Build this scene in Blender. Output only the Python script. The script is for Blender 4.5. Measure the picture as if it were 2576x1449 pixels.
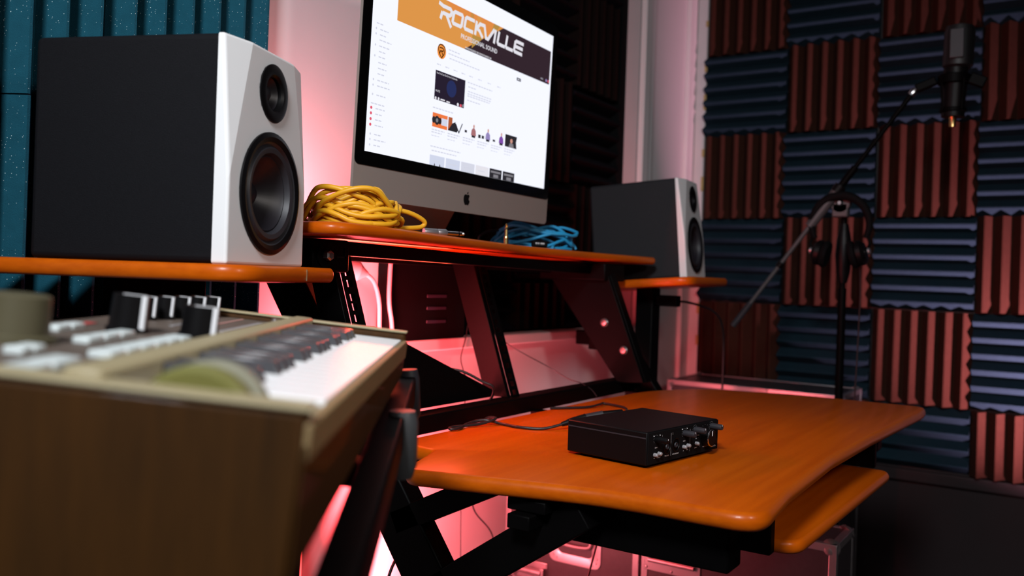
import bpy, bmesh, math, random
from mathutils import Vector, Matrix
from mathutils.geometry import delaunay_2d_cdt
random.seed(7)
for o in list(bpy.data.objects): bpy.data.objects.remove(o)
S = bpy.context.scene
COL = S.collection
V = Vector

# ------------------------------------------------------------------ camera
TH = math.radians(33.0); ROLL = 0.034; CAM_H = 1.02
FPX, CXP, CYP = 2200.0, 1288.0, 697.0
cam_d = bpy.data.cameras.new('camera'); cam = bpy.data.objects.new('camera', cam_d); COL.objects.link(cam)
v_ = V((math.cos(TH), math.sin(TH), 0)); r_ = V((math.sin(TH), -math.cos(TH), 0)); u_ = V((0, 0, 1))
right = r_*math.cos(ROLL) + u_*math.sin(ROLL); upv = u_*math.cos(ROLL) - r_*math.sin(ROLL)
# the horizon runs down to the right: the camera is rolled anticlockwise
right = r_*math.cos(ROLL) + u_*math.sin(ROLL)
upv = (u_*math.cos(ROLL) - r_*math.sin(ROLL))
m3 = Matrix((right, upv, -v_)).transposed()
cam.matrix_world = Matrix.Translation((0, 0, CAM_H)) @ m3.to_4x4()
cam_d.sensor_width = 36.0; cam_d.lens = 36.0*FPX/2576.0
cam_d.shift_y = -(724.5-CYP)/2576.0
cam_d.clip_start = 0.02
cam_d.dof.use_dof = True; cam_d.dof.focus_distance = 1.32; cam_d.dof.aperture_fstop = 3.7
S.camera = cam
S.view_settings.view_transform = 'Standard'; S.view_settings.look = 'None'
S.view_settings.gamma = 1.0; S.view_settings.use_curve_mapping = False
S.view_settings.exposure = 0.0

# ------------------------------------------------------------------ world and lights
W = bpy.data.worlds.new('world'); S.world = W; W.use_nodes = True
W.node_tree.nodes['Background'].inputs[0].default_value = (0.02, 0.025, 0.04, 1)
W.node_tree.nodes['Background'].inputs[1].default_value = 0.3

def area(name, loc, tgt, size, power, col, shape='RECTANGLE', size_y=None, spread=None):
    l = bpy.data.lights.new(name, 'AREA'); l.energy = power; l.color = col; l.shape = shape; l.size = size
    if size_y: l.size_y = size_y
    if spread: l.spread = math.radians(spread)
    o = bpy.data.objects.new(name, l); COL.objects.link(o); o.location = loc
    o.rotation_euler = (V(tgt)-V(loc)).to_track_quat('-Z', 'Y').to_euler()
    return o
def point(name, loc, power, col, rad=0.01):
    l = bpy.data.lights.new(name, 'POINT'); l.energy = power; l.color = col; l.shadow_soft_size = rad
    o = bpy.data.objects.new(name, l); COL.objects.link(o); o.location = loc
    return o
KEY = area('key_softbox', (-0.75, -0.05, 2.3), (1.0, 0.75, 1.0), 0.4, 14.0, (0.92, 0.96, 1.0), size_y=0.4, spread=85)
FILL = area('room_light', (0.55, -0.70, 1.70), (1.1, 0.8, 1.0), 0.2, 7.5, (1.0, 0.93, 0.88), size_y=0.22)
SIDE = area('floor_light', (2.64, -0.26, 0.24), (3.1, 0.15, 0.88), 0.07, 11.0, (1.0, 0.47, 0.62), size_y=0.07, spread=63)
# red light bar standing behind the desk (its mesh is built further down)
LED = area('led_bar_light', (1.235, 1.10, 0.72), (1.6, 1.25, 0.85), 0.05, 9.0, (1.0, 0.07, 0.08), size_y=0.5)
point('led_bar_glow', (1.20, 1.115, 0.85), 9.0, (1.0, 0.10, 0.12), 0.03)
area('led_strip_light', (1.04, 1.150, 1.112), (1.06, 1.25, 1.35), 0.22, 1.8, (1.0, 0.28, 0.32), size_y=0.02)
area('under_shelf_light', (1.26, 1.075, 1.035), (1.24, 0.78, 0.75), 0.30, 1.9, (1.0, 0.10, 0.05), size_y=0.015)
area('led_bar_low_light', (1.35, 1.13, 0.45), (1.75, 1.25, 0.42), 0.03, 5.0, (1.0, 0.20, 0.23), size_y=0.3)

# ------------------------------------------------------------------ materials
def lin(c):
    return tuple(((x/255.0)/12.92 if x/255.0 <= 0.04045 else ((x/255.0+0.055)/1.055)**2.4) for x in c)
MATS = {}
def mat(name, col, rough=0.5, metal=0.0, spec=0.5, var=0.0, scale=30.0, bump=0.0, bscale=200.0, stretch=None, srgb=False, coat=0.0):
    if srgb: col = lin(col)
    m = bpy.data.materials.new(name); m.use_nodes = True; nt = m.node_tree; N = nt.nodes; L = nt.links
    b = N['Principled BSDF']; b.inputs['Roughness'].default_value = rough; b.inputs['Metallic'].default_value = metal
    b.inputs['Specular IOR Level'].default_value = spec; b.inputs['Coat Weight'].default_value = coat
    b.inputs['Coat Roughness'].default_value = 0.15
    tc = N.new('ShaderNodeTexCoord'); mp = N.new('ShaderNodeMapping'); L.new(tc.outputs['Object'], mp.inputs['Vector'])
    if stretch: mp.inputs['Scale'].default_value = stretch
    nz = N.new('ShaderNodeTexNoise'); nz.inputs['Scale'].default_value = scale; nz.inputs['Detail'].default_value = 4
    L.new(mp.outputs['Vector'], nz.inputs['Vector'])
    mx = N.new('ShaderNodeMix'); mx.data_type = 'RGBA'
    lo = [max(0, c*(1-var)) for c in col]; hi = [min(1, c*(1+var)) for c in col]
    mx.inputs[6].default_value = (*lo, 1); mx.inputs[7].default_value = (*hi, 1)
    L.new(nz.outputs['Fac'], mx.inputs[0]); L.new(mx.outputs[2], b.inputs['Base Color'])
    if bump > 0:
        n2 = N.new('ShaderNodeTexNoise'); n2.inputs['Scale'].default_value = bscale; n2.inputs['Detail'].default_value = 3
        L.new(tc.outputs['Object'], n2.inputs['Vector'])
        bp = N.new('ShaderNodeBump'); bp.inputs['Strength'].default_value = bump; bp.inputs['Distance'].default_value = 0.002
        L.new(n2.outputs['Fac'], bp.inputs['Height']); L.new(bp.outputs['Normal'], b.inputs['Normal'])
    MATS[name] = m
    return m
def emis(name, col, strength=1.0, srgb=True):
    c = lin(col) if srgb else col
    m = bpy.data.materials.new(name); m.use_nodes = True; nt = m.node_tree; N = nt.nodes
    N.remove(N['Principled BSDF']); e = N.new('ShaderNodeEmission'); e.inputs[0].default_value = (*c, 1); e.inputs[1].default_value = strength
    nt.links.new(e.outputs[0], N['Material Output'].inputs[0]); MATS[name] = m
    return m
def wood(name, c1, c2, rough=0.32, stretch=(1.2, 22, 60)):
    m = bpy.data.materials.new(name); m.use_nodes = True; nt = m.node_tree; N = nt.nodes; L = nt.links
    b = N['Principled BSDF']; b.inputs['Roughness'].default_value = rough; b.inputs['Specular IOR Level'].default_value = 0.18
    b.inputs['Coat Weight'].default_value = 0.06; b.inputs['Coat Roughness'].default_value = 0.06
    tc = N.new('ShaderNodeTexCoord'); mp = N.new('ShaderNodeMapping'); mp.inputs['Scale'].default_value = stretch
    L.new(tc.outputs['Object'], mp.inputs['Vector'])
    nz = N.new('ShaderNodeTexNoise'); nz.inputs['Scale'].default_value = 3.0; nz.inputs['Detail'].default_value = 6; nz.inputs['Roughness'].default_value = 0.6
    L.new(mp.outputs['Vector'], nz.inputs['Vector'])
    cr = N.new('ShaderNodeValToRGB'); cr.color_ramp.elements[0].position = 0.3; cr.color_ramp.elements[1].position = 0.72
    cr.color_ramp.elements[0].color = (*lin(c1), 1); cr.color_ramp.elements[1].color = (*lin(c2), 1)
    L.new(nz.outputs['Fac'], cr.inputs[0]); L.new(cr.outputs[0], b.inputs['Base Color'])
    bp = N.new('ShaderNodeBump'); bp.inputs['Strength'].default_value = 0.004; L.new(nz.outputs['Fac'], bp.inputs['Height']); L.new(bp.outputs['Normal'], b.inputs['Normal'])
    MATS[name] = m
    return m
def foam(name, col, specks=False):
    m = mat(name, col, rough=0.95, spec=0.1, var=0.18, scale=60, bump=0.5, bscale=900)
    if specks:
        nt = m.node_tree; N = nt.nodes; L = nt.links; b = N['Principled BSDF']
        src = b.inputs['Base Color'].links[0].from_socket
        geo = N.new('ShaderNodeNewGeometry')
        vo = N.new('ShaderNodeTexVoronoi'); vo.inputs['Scale'].default_value = 260; L.new(geo.outputs['Position'], vo.inputs['Vector'])
        nz = N.new('ShaderNodeTexNoise'); nz.inputs['Scale'].default_value = 14; L.new(geo.outputs['Position'], nz.inputs['Vector'])
        a = N.new('ShaderNodeMath'); a.operation = 'MULTIPLY_ADD'; a.inputs[1].default_value = 0.34; a.inputs[2].default_value = -0.045; L.new(nz.outputs['Fac'], a.inputs[0])
        lt = N.new('ShaderNodeMath'); lt.operation = 'LESS_THAN'; L.new(vo.outputs['Distance'], lt.inputs[0]); L.new(a.outputs[0], lt.inputs[1])
        wn = N.new('ShaderNodeMath'); wn.operation = 'GREATER_THAN'; wn.inputs[1].default_value = 0.45
        sp = N.new('ShaderNodeSeparateColor'); L.new(vo.outputs['Color'], sp.inputs[0]); L.new(sp.outputs[0], wn.inputs[0])
        mu = N.new('ShaderNodeMath'); mu.operation = 'MULTIPLY'; L.new(lt.outputs[0], mu.inputs[0]); L.new(wn.outputs[0], mu.inputs[1])
        mx = N.new('ShaderNodeMix'); mx.data_type = 'RGBA'; L.new(mu.outputs[0], mx.inputs[0]); L.new(src, mx.inputs[6]); mx.inputs[7].default_value = (0.45, 0.6, 0.62, 1)
        L.new(mx.outputs[2], b.inputs['Base Color'])
    return m
wood('desk_wood', (170, 72, 3), (188, 86, 6), stretch=(0.9, 16, 40))
wood('synth_wood', (46, 25, 1), (62, 35, 3), rough=0.7, stretch=(3, 40, 3))
mat('black_metal', (0.0014, 0.0012, 0.0013), rough=0.5, spec=0.05, var=0.2)
mat('black_vinyl', (0.0045, 0.0045, 0.006), rough=0.7, spec=0.12, var=0.25, scale=300, bump=0.35, bscale=1200)
mat('lit_black_vinyl', (0.014, 0.014, 0.017), rough=0.65, spec=0.25, var=0.25, scale=300, bump=0.35, bscale=1200)  # same cabinet vinyl, coloured lighter for the brighter lit far speaker
mat('white_plastic', (0.72, 0.72, 0.73), rough=0.35, spec=0.5, var=0.03, scale=8)
mat('black_plastic', (0.0028, 0.0026, 0.003), rough=0.42, spec=0.16, var=0.2)
mat('matte_black', (0.002, 0.002, 0.0025), rough=0.8, spec=0.12, var=0.3)
mat('cone_black', (0.012, 0.010, 0.014), rough=0.45, spec=0.5, var=0.2)
mat('rubber', (0.022, 0.021, 0.026), rough=0.5, spec=0.4, var=0.15)
mat('aluminium', (0.36, 0.30, 0.27), rough=0.42, metal=0.35, var=0.06, scale=400, stretch=(1, 60, 60))
mat('chrome', (0.75, 0.75, 0.78), rough=0.2, metal=1.0, var=0.05)
mat('hardware_steel', (0.42, 0.40, 0.42), rough=0.35, metal=0.8, var=0.12)
mat('gold', (0.85, 0.56, 0.22), rough=0.25, metal=1.0, var=0.05)
mat('bezel_glass', (0.002, 0.002, 0.002), rough=0.12, spec=0.5)
mat('wall_paint', (0.68, 0.64, 0.65), rough=0.7, spec=0.3, var=0.05, scale=6, bump=0.05, bscale=120)
mat('trim_white', (0.72, 0.68, 0.69), rough=0.45, spec=0.4, var=0.05, scale=10)
mat('trim_grey', (0.42, 0.41, 0.42), rough=0.5, spec=0.4, var=0.05, scale=10)
mat('wainscot_dark', (0.012, 0.005, 0.006), rough=0.4, spec=0.5, var=0.3, scale=5)
mat('floor_dark', (0.03, 0.025, 0.025), rough=0.5, var=0.3, scale=8)
mat('ceiling_paint', (0.12, 0.11, 0.12), rough=0.9, var=0.05)
mat('room_dark', (0.05, 0.05, 0.055), rough=0.9, var=0.1)
mat('case_laminate', (0.035, 0.03, 0.034), rough=0.4, spec=0.5, var=0.25, scale=90, bump=0.1, bscale=300)
mat('yellow_rubber', (0.70, 0.34, 0.012), rough=0.45, spec=0.45, var=0.15, scale=25)
mat('blue_rubber', (0.018, 0.27, 0.52), rough=0.45, spec=0.45, var=0.15, scale=25)
mat('black_rubber', (0.012, 0.011, 0.012), rough=0.4, spec=0.5, var=0.2)
mat('white_cord', (0.75, 0.70, 0.70), rough=0.5, var=0.05)
mat('print_white', (0.62, 0.62, 0.64), rough=0.5, var=0.02)
mat('print_grey', (0.25, 0.24, 0.25), rough=0.5, var=0.02)
mat('button_clear', (0.24, 0.23, 0.24), rough=0.3, spec=0.6, var=0.05)
mat('synth_cream', (0.30, 0.25, 0.145), rough=0.5, spec=0.4, var=0.06)
mat('synth_tan', (0.22, 0.15, 0.07), rough=0.55, spec=0.3, var=0.08)
mat('synth_panel', (0.10, 0.075, 0.06), rough=0.55, spec=0.4, var=0.1)
mat('synth_button', (0.50, 0.55, 0.55), rough=0.45, spec=0.4, var=0.04)
mat('synth_dial', (0.075, 0.065, 0.035), rough=0.5, spec=0.4, var=0.08)
mat('wheel_olive', (0.13, 0.125, 0.03), rough=0.5, spec=0.4, var=0.08)
mat('wheel_grey', (0.20, 0.195, 0.14), rough=0.5, spec=0.4, var=0.08)
mat('key_white', (0.80, 0.80, 0.81), rough=0.3, spec=0.5, var=0.02)
mat('key_black', (0.05, 0.05, 0.055), rough=0.22, spec=0.9, var=0.05)
mat('pink_print', (0.6, 0.3, 0.27), rough=0.6, var=0.05)
mat('red_print', (0.5, 0.06, 0.06), rough=0.6, var=0.05)
mat('cord_orange', (0.55, 0.16, 0.05), rough=0.6, var=0.1)
mat('adhesive', (0.5, 0.36, 0.14), rough=0.7, var=0.3, scale=60)
mat('slot_grey', (0.03, 0.03, 0.05), rough=0.4, var=0.1)
mat('bolt_steel', (0.35, 0.33, 0.34), rough=0.3, metal=0.9, var=0.1)
mat('mic_grille', (0.004, 0.004, 0.0045), rough=0.5, metal=0.0, var=0.4, scale=900)
mat('stand_grey', (0.06, 0.062, 0.066), rough=0.45, metal=0.2, var=0.08)
foam('foam_teal', (0.009, 0.070, 0.105), specks=True)
foam('foam_slate', (0.0095, 0.025, 0.037))
foam('foam_brown', (0.042, 0.0145, 0.009))
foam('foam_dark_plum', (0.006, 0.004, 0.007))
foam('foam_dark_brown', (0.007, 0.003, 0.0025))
emis('led_red', (255, 60, 60), 6.0)
M = MATS

# ------------------------------------------------------------------ mesh helpers
class MB:
    def __init__(s): s.v = []; s.f = []
    def add(s, vs, fs):
        n = len(s.v); s.v += [V(p) for p in vs]; s.f += [tuple(i+n for i in f) for f in fs]; return s
    def box(s, lo, hi):
        (a, b, c), (d, e, f) = lo, hi
        return s.add([(a,b,c),(d,b,c),(d,e,c),(a,e,c),(a,b,f),(d,b,f),(d,e,f),(a,e,f)],
                     [(0,3,2,1),(4,5,6,7),(0,1,5,4),(1,2,6,5),(2,3,7,6),(3,0,4,7)])
    def bar(s, p, q, w, h, up=(0,0,1)):
        p, q = V(p), V(q); d = (q-p).normalized(); up = V(up); x = d.cross(up).normalized(); y = x.cross(d).normalized()
        x *= w/2; y *= h/2
        vs = [p-x-y, p+x-y, p+x+y, p-x+y, q-x-y, q+x-y, q+x+y, q-x+y]
        return s.add(vs, [(0,1,2,3),(7,6,5,4),(0,4,5,1),(1,5,6,2),(2,6,7,3),(3,7,4,0)])
    def prism(s, poly, ext):
        n = len(poly); ext = V(ext); poly = [V(p) for p in poly]
        return s.add(poly+[p+ext for p in poly], [tuple(range(n))[::-1], tuple(range(n, 2*n))] + [(i, (i+1) % n, n+(i+1) % n, n+i) for i in range(n)])
    def slab(s, poly, z0, z1, r=0.0, seg=4, tilt=None):
        """2-D outline (anticlockwise) with a half-round edge"""
        n = len(poly); P = [V((p[0], p[1])) for p in poly]; nr = []
        for i in range(n):
            a = (P[i]-P[i-1]); b = (P[(i+1) % n]-P[i]); t = (a.normalized()+b.normalized()); t = t.normalized() if t.length > 1e-6 else a.normalized()
            nr.append(V((-t.y, t.x)))
        rings = []; h = z1-z0
        for k in range(2*seg+1):
            a = -math.pi/2 + math.pi*k/(2*seg)
            rings.append((r*(1-math.cos(a)), z0+h/2+h/2*math.sin(a)))
        if r == 0: rings = [(0, z0), (0, z1)]
        vs = []; fs = []
        for ins, z in rings:
            vs += [(P[i].x+nr[i].x*ins, P[i].y+nr[i].y*ins, z) for i in range(n)]
        for k in range(len(rings)-1):
            for i in range(n):
                j = (i+1) % n; fs.append((k*n+i, k*n+j, (k+1)*n+j, (k+1)*n+i))
        fs.append(tuple(range(n))[::-1]); fs.append(tuple(range((len(rings)-1)*n, len(rings)*n)))
        return s.add(vs, fs)
    def lathe(s, prof, o=(0,0,0), ax=(0,0,1), seg=24, cap0=True, cap1=True):
        o = V(o); ax = V(ax).normalized(); t = V((1,0,0)) if abs(ax.x) < 0.9 else V((0,1,0))
        x = ax.cross(t).normalized(); y = ax.cross(x)
        vs = []; fs = []; n = seg
        for r, h in prof:
            for i in range(n):
                a = 2*math.pi*i/n; vs.append(o+ax*h+x*(r*math.cos(a))+y*(r*math.sin(a)))
        for k in range(len(prof)-1):
            for i in range(n):
                j = (i+1) % n; fs.append((k*n+i, k*n+j, (k+1)*n+j, (k+1)*n+i))
        if cap0: fs.append(tuple(range(n))[::-1])
        if cap1: fs.append(tuple(range((len(prof)-1)*n, len(prof)*n)))
        return s.add(vs, fs)
    def cyl(s, p, q, r, seg=16, r2=None):
        p, q = V(p), V(q); return s.lathe([(r, 0), (r if r2 is None else r2, (q-p).length)], p, q-p, seg)
    def tube(s, path, r, seg=8, closed=False):
        P = [V(p) for p in path]; n = len(P); vs = []; fs = []
        t0 = (P[1]-P[0]).normalized(); x = t0.cross(V((0,0,1)));
        if x.length < 1e-3: x = t0.cross(V((1,0,0)))
        x.normalize()
        for i in range(n):
            if closed: t = (P[(i+1) % n]-P[i-1])
            else: t = (P[min(i+1, n-1)]-P[max(i-1, 0)])
            t.normalize(); x = (x - t*x.dot(t)); x.normalize(); y = t.cross(x)
            rr = r[i] if isinstance(r, (list, tuple)) else r
            for k in range(seg):
                a = 2*math.pi*k/seg; vs.append(P[i]+x*(rr*math.cos(a))+y*(rr*math.sin(a)))
        m = n if closed else n-1
        for i in range(m):
            j = (i+1) % n
            for k in range(seg):
                l = (k+1) % seg; fs.append((i*seg+k, i*seg+l, j*seg+l, j*seg+k))
        if not closed: fs.append(tuple(range(seg))[::-1]); fs.append(tuple(range((n-1)*seg, n*seg)))
        return s.add(vs, fs)
    def xf(s, m):
        s.v = [m @ p for p in s.v]; return s
    def build(s, name, material, parent=None, local=False, bevel=0.0, bseg=2, smooth=35, fix=True):
        c = V((0,0,0))
        lo = V((min(p[i] for p in s.v) for i in range(3))); hi = V((max(p[i] for p in s.v) for i in range(3))); c = (lo+hi)/2
        me = bpy.data.meshes.new(name); me.from_pydata([p-c for p in s.v], [], s.f)
        if fix:
            bm = bmesh.new(); bm.from_mesh(me); bmesh.ops.recalc_face_normals(bm, faces=bm.faces); bm.to_mesh(me); bm.free()
        me.polygons.foreach_set('use_smooth', [True]*len(me.polygons)); me.set_sharp_from_angle(angle=math.radians(smooth))
        me.materials.append(M[material] if isinstance(material, str) else material)
        o = bpy.data.objects.new(name, me); COL.objects.link(o); o.location = c
        if parent is not None:
            o.parent = parent
            if local == 'sub': o.matrix_parent_inverse = parent.matrix_basis.inverted()
            elif not local: o.matrix_parent_inverse = world_of(parent).inverted()
        if bevel > 0:
            b = o.modifiers.new('bevel', 'BEVEL'); b.width = bevel; b.segments = bseg; b.limit_method = 'ANGLE'; b.angle_limit = math.radians(28)
        return o
def world_of(o):
    m = o.matrix_basis.copy()
    if o.parent is not None: m = world_of(o.parent) @ o.matrix_parent_inverse @ m
    return m
def empty(name, loc, rot=(0,0,0)):
    o = bpy.data.objects.new(name, None); COL.objects.link(o); o.location = loc; o.rotation_euler = rot; o.empty_display_size = 0.05
    return o
def tag(o, label, cat, group=None):
    o['label'] = label; o['category'] = cat
    if group: o['group'] = group
    return o
def struct(o, label=None):
    o['kind'] = 'structure'
    if label: o['label'] = label
    return o
def smooth_path(pts, n=8, closed=False):
    P = [V(p) for p in pts]; out = []; m = len(P)
    rng = range(m) if closed else range(m-1)
    for i in rng:
        if closed: a, b, c, d = P[i-1], P[i], P[(i+1) % m], P[(i+2) % m]
        else: a, b, c, d = P[max(i-1,0)], P[i], P[i+1], P[min(i+2,m-1)]
        for k in range(n):
            t = k/n
            out.append(0.5*((2*b)+(c-a)*t+(2*a-5*b+4*c-d)*t*t+(3*b-a-3*c+d)*t**3))
    if not closed: out.append(P[-1])
    return out
def fillet(pts, seg=6):
    """pts: (x, y, radius), anticlockwise"""
    out = []; n = len(pts)
    for i in range(n):
        p = V(pts[i][:2]); r = pts[i][2]; a = V(pts[i-1][:2]); b = V(pts[(i+1) % n][:2])
        if r <= 0: out.append((p.x, p.y)); continue
        d1 = (a-p).normalized(); d2 = (b-p).normalized(); ang = d1.angle(d2); l = min(r/math.tan(ang/2), (a-p).length*0.49, (b-p).length*0.49)
        s, e = p+d1*l, p+d2*l
        for k in range(seg+1):
            t = k/seg; q = s*(1-t)**2 + p*2*t*(1-t) + e*t*t; out.append((q.x, q.y))
    return out
def text_mb(txt, size, align='LEFT', bold=0.0):
    c = bpy.data.curves.new('t', 'FONT'); c.body = txt; c.size = size; c.align_x = align; c.offset = bold; c.resolution_u = 2; c.fill_mode = 'FRONT'
    o = bpy.data.objects.new('t', c); COL.objects.link(o); dg = bpy.context.evaluated_depsgraph_get()
    me = bpy.data.meshes.new_from_object(o.evaluated_get(dg)); mb = MB()
    mb.add([v.co.copy() for v in me.vertices], [tuple(p.vertices) for p in me.polygons])
    bpy.data.objects.remove(o); bpy.data.curves.remove(c); bpy.data.meshes.remove(me)
    return mb

# ------------------------------------------------------------------ the room
YB = 1.25; XR = 3.14
WX0, WX1, WZ0, WZ1 = 1.61, 2.66, 0.875, 2.25
b = MB()
b.box((-1.6, YB, 0), (WX0, YB+0.12, 2.6)); b.box((WX1, YB, 0), (XR+0.1, YB+0.12, 2.6)); b.box((WX0, YB, 0), (WX1, YB+0.12, WZ0)); b.box((WX0, YB, WZ1), (WX1, YB+0.12, 2.6))
struct(b.build('wall_back', 'wall_paint'), 'white painted wall behind the desk, lit pink')
struct(MB().box((XR, -2.2, 0), (XR+0.1, YB, 2.6)).build('wall_right', 'wainscot_dark'), 'dark side wall carrying the foam tiles')
struct(MB().box((-1.7, -2.2, 0), (-1.6, YB, 2.6)).build('wall_left', 'room_dark'))
struct(MB().box((-1.7, -2.3, 0), (XR+0.1, -2.2, 2.6)).build('wall_front', 'room_dark'))
struct(MB().box((-1.7, -2.3, -0.1), (XR+0.1, YB+0.12, 0)).build('floor', 'floor_dark'))
struct(MB().box((-1.7, -2.3, 2.6), (XR+0.1, YB+0.12, 2.7)).build('ceiling', 'ceiling_paint'))
# window
w1 = empty('window_1', (WX0, YB, WZ0)); struct(w1, 'recessed window beside the monitor, filled with dark foam')
MB().box((WX0, YB+0.10, WZ0), (WX1, YB+0.11, WZ1)).build('pane', 'bezel_glass', w1)
b = MB(); b.box((WX1-0.012, YB-0.004, WZ0), (WX1, YB+0.10, WZ1)); b.box((WX0, YB-0.004, WZ0), (WX0+0.012, YB+0.10, WZ1)); b.box((WX0, YB-0.004, WZ1-0.012), (WX1, YB+0.10, WZ1))
b.build('jamb', 'trim_grey', w1)
MB().box((WX1-0.030, YB+0.042, WZ0), (WX1-0.012, YB+0.099, WZ1-0.012)).build('glazing_stop', 'matte_black', w1)
b = MB(); b.box((WX1, YB-0.022, WZ0-0.02), (WX1+0.045, YB, WZ1+0.08)); b.box((WX1+0.045, YB-0.014, WZ0-0.02), (WX1+0.095, YB, WZ1+0.08)); b.box((WX0-0.09, YB-0.018, WZ1), (WX1, YB, WZ1+0.08))
b.build('casing', 'trim_white', w1, bevel=0.003)
b = MB(); b.box((1.33, YB-0.05, WZ0-0.026), (WX1+0.11, YB+0.10, WZ0)); b.build('sill', 'trim_white', w1, bevel=0.004)
struct(MB().box((XR-0.085, YB-0.018, 0), (XR, YB, 2.6)).build('trim_1', 'trim_white', bevel=0.003), 'white corner board on the back wall')
b = MB(); b.box((XR-0.02, 1.192, 0), (XR, YB-0.018, 2.6)); t = struct(b.build('trim_2', 'trim_white', bevel=0.003), 'narrow trim strip where the foam begins')
for k in range(14):
    z = 0.5+k*0.145+random.uniform(-0.03, 0.03); h = random.uniform(0.02, 0.06)
    MB().box((XR-0.026, 1.188, z), (XR-0.019, 1.198, z+h)).build('adhesive_smear', 'adhesive', t, bevel=0.002)
struct(MB().box((XR-0.02, -2.0, 0.395), (XR, 1.19, 0.435)).build('trim_3', 'wainscot_dark', bevel=0.004), 'dark rail under the foam tiles')

# foam tiles
def foam_mesh(name, wx=6, length=0.303, pitch=0.0505):
    mb = MB(); w = wx*pitch; x0 = -w/2; y0, y1 = -length/2, length/2
    prof = [(x0, 0)]
    for k in range(wx):
        a = x0+k*pitch
        prof += [(a+0.0006, 0.008), (a+pitch*0.22, 0.0265), (a+pitch*0.46, 0.0480), (a+pitch*0.54, 0.0480), (a+pitch*0.78, 0.0265), (a+pitch-0.0006, 0.008)]
    prof += [(x0+w, 0)]
    n = len(prof); vs = [(x, y0, z) for x, z in prof]+[(x, y1, z) for x, z in prof]
    fs = [(i, i+1, n+i+1, n+i) for i in range(n-1)] + [(0, n, 2*n-1, n-1)]
    base = [0, n-1]
    for k in range(wx):
        i = 1+6*k; fs.append((i, i+1, i+2, i+3, i+4, i+5)[::-1]); fs.append(tuple(n+j for j in (i, i+1, i+2, i+3, i+4, i+5)))
    fs.append(tuple([0]+[j for k in range(wx) for j in (1+6*k, 6+6*k)]+[n-1])); fs.append(tuple([n]+[n+j for k in range(wx) for j in (1+6*k, 6+6*k)]+[2*n-1])[::-1])
    mb.add(vs, fs)
    me = bpy.data.meshes.new(name); me.from_pydata(mb.v, [], mb.f)
    bm = bmesh.new(); bm.from_mesh(me); bmesh.ops.recalc_face_normals(bm, faces=bm.faces); bm.to_mesh(me); bm.free()
    return me
FM = {}
def foam_tile(kind, loc, rows, label, group, wx=6, length=0.303, jit=True):
    key = (kind, wx, round(length, 3))
    if key not in FM:
        FM[key] = foam_mesh('foam_tile', wx, length); FM[key].materials.append(M[kind])
    o = bpy.data.objects.new('foam_tile', FM[key]); COL.objects.link(o)
    m = Matrix(rows).transposed().to_4x4()
    if jit: m = m @ Matrix.Rotation(random.uniform(-0.006, 0.006), 4, 'Z')
    o.matrix_world = Matrix.Translation(V(loc)+V((random.uniform(-.001, .001) if jit else 0,)*3)*0) @ m
    return tag(o, label, 'foam tile', group)
X_, Y_, Z_ = (1,0,0), (0,1,0), (0,0,1)
nX, nY, nZ = (-1,0,0), (0,-1,0), (0,0,-1)
RV = (nY, Z_, nX); RH = (Z_, Y_, nX); BV = (X_, Z_, nY); BH = (nZ, X_, nY)
zrow = [2.015, 1.715, 1.413, 1.110, 0.803]          # row centres, top to bottom
ycol = [1.040, 0.738, 0.431, 0.128]
ordr = ['top', 'second', 'third', 'fourth', 'fifth', 'lowest']; ordc = ['nearest the corner', 'second from the corner', 'third from the corner', 'fourth from the corner']
for c in range(4):
    for r in range(5):
        vert = (c+r) % 2 == 0
        lab = ('brown foam tile with upright ridges' if vert else 'slate blue foam tile with level ridges') + ', %s row, column %s' % (ordr[r], ordc[c])
        foam_tile('foam_brown' if vert else 'foam_slate', (XR, ycol[c], zrow[r]), RV if vert else RH, lab, 'foam tiles on the side wall')
for c in range(4):
    vert = (c+5) % 2 == 0; zc = 0.5435
    lab = ('short brown foam tile with upright ridges' if vert else 'short slate blue foam tile with level ridges') + ', lowest row, column %s' % ordc[c]
    if vert: foam_tile('foam_brown', (XR, ycol[c], zc), RV, lab, 'foam tiles on the side wall', length=0.206)
    else: foam_tile('foam_slate', (XR, ycol[c], zc), RH, lab, 'foam tiles on the side wall', wx=4)
# teal tiles on the back wall
zl = [1.704, 1.398, 1.093]; nm = ['at the monitor end', 'second from its monitor end', 'third from its monitor end']
for c in range(3):
    for r in range(3):
        foam_tile('foam_teal', (1.067-0.1525-0.306*c, YB, zl[r]), BV, 'speckled teal foam tile behind the near speaker, %s row, %s' % (ordr[r], nm[c]), 'teal foam tiles on the back wall')
for c in range(3):
    foam_tile('foam_teal', (1.045-0.1525-0.306*c, YB, 0.786), BV, 'speckled teal foam tile below the near speaker shelf, lowest row, %s' % nm[c], 'teal foam tiles on the back wall')
# dark tiles in the window recess
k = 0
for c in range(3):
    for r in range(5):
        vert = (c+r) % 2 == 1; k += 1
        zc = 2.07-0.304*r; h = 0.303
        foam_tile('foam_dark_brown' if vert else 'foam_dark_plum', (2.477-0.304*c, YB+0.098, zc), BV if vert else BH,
                  ('dark brown upright-ridged' if vert else 'dark plum level-ridged')+' foam tile in window recess, %s row, %s column from its right' % (ordr[r], ordr[c].replace('top', 'first')), 'foam tiles filling the window')

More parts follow.
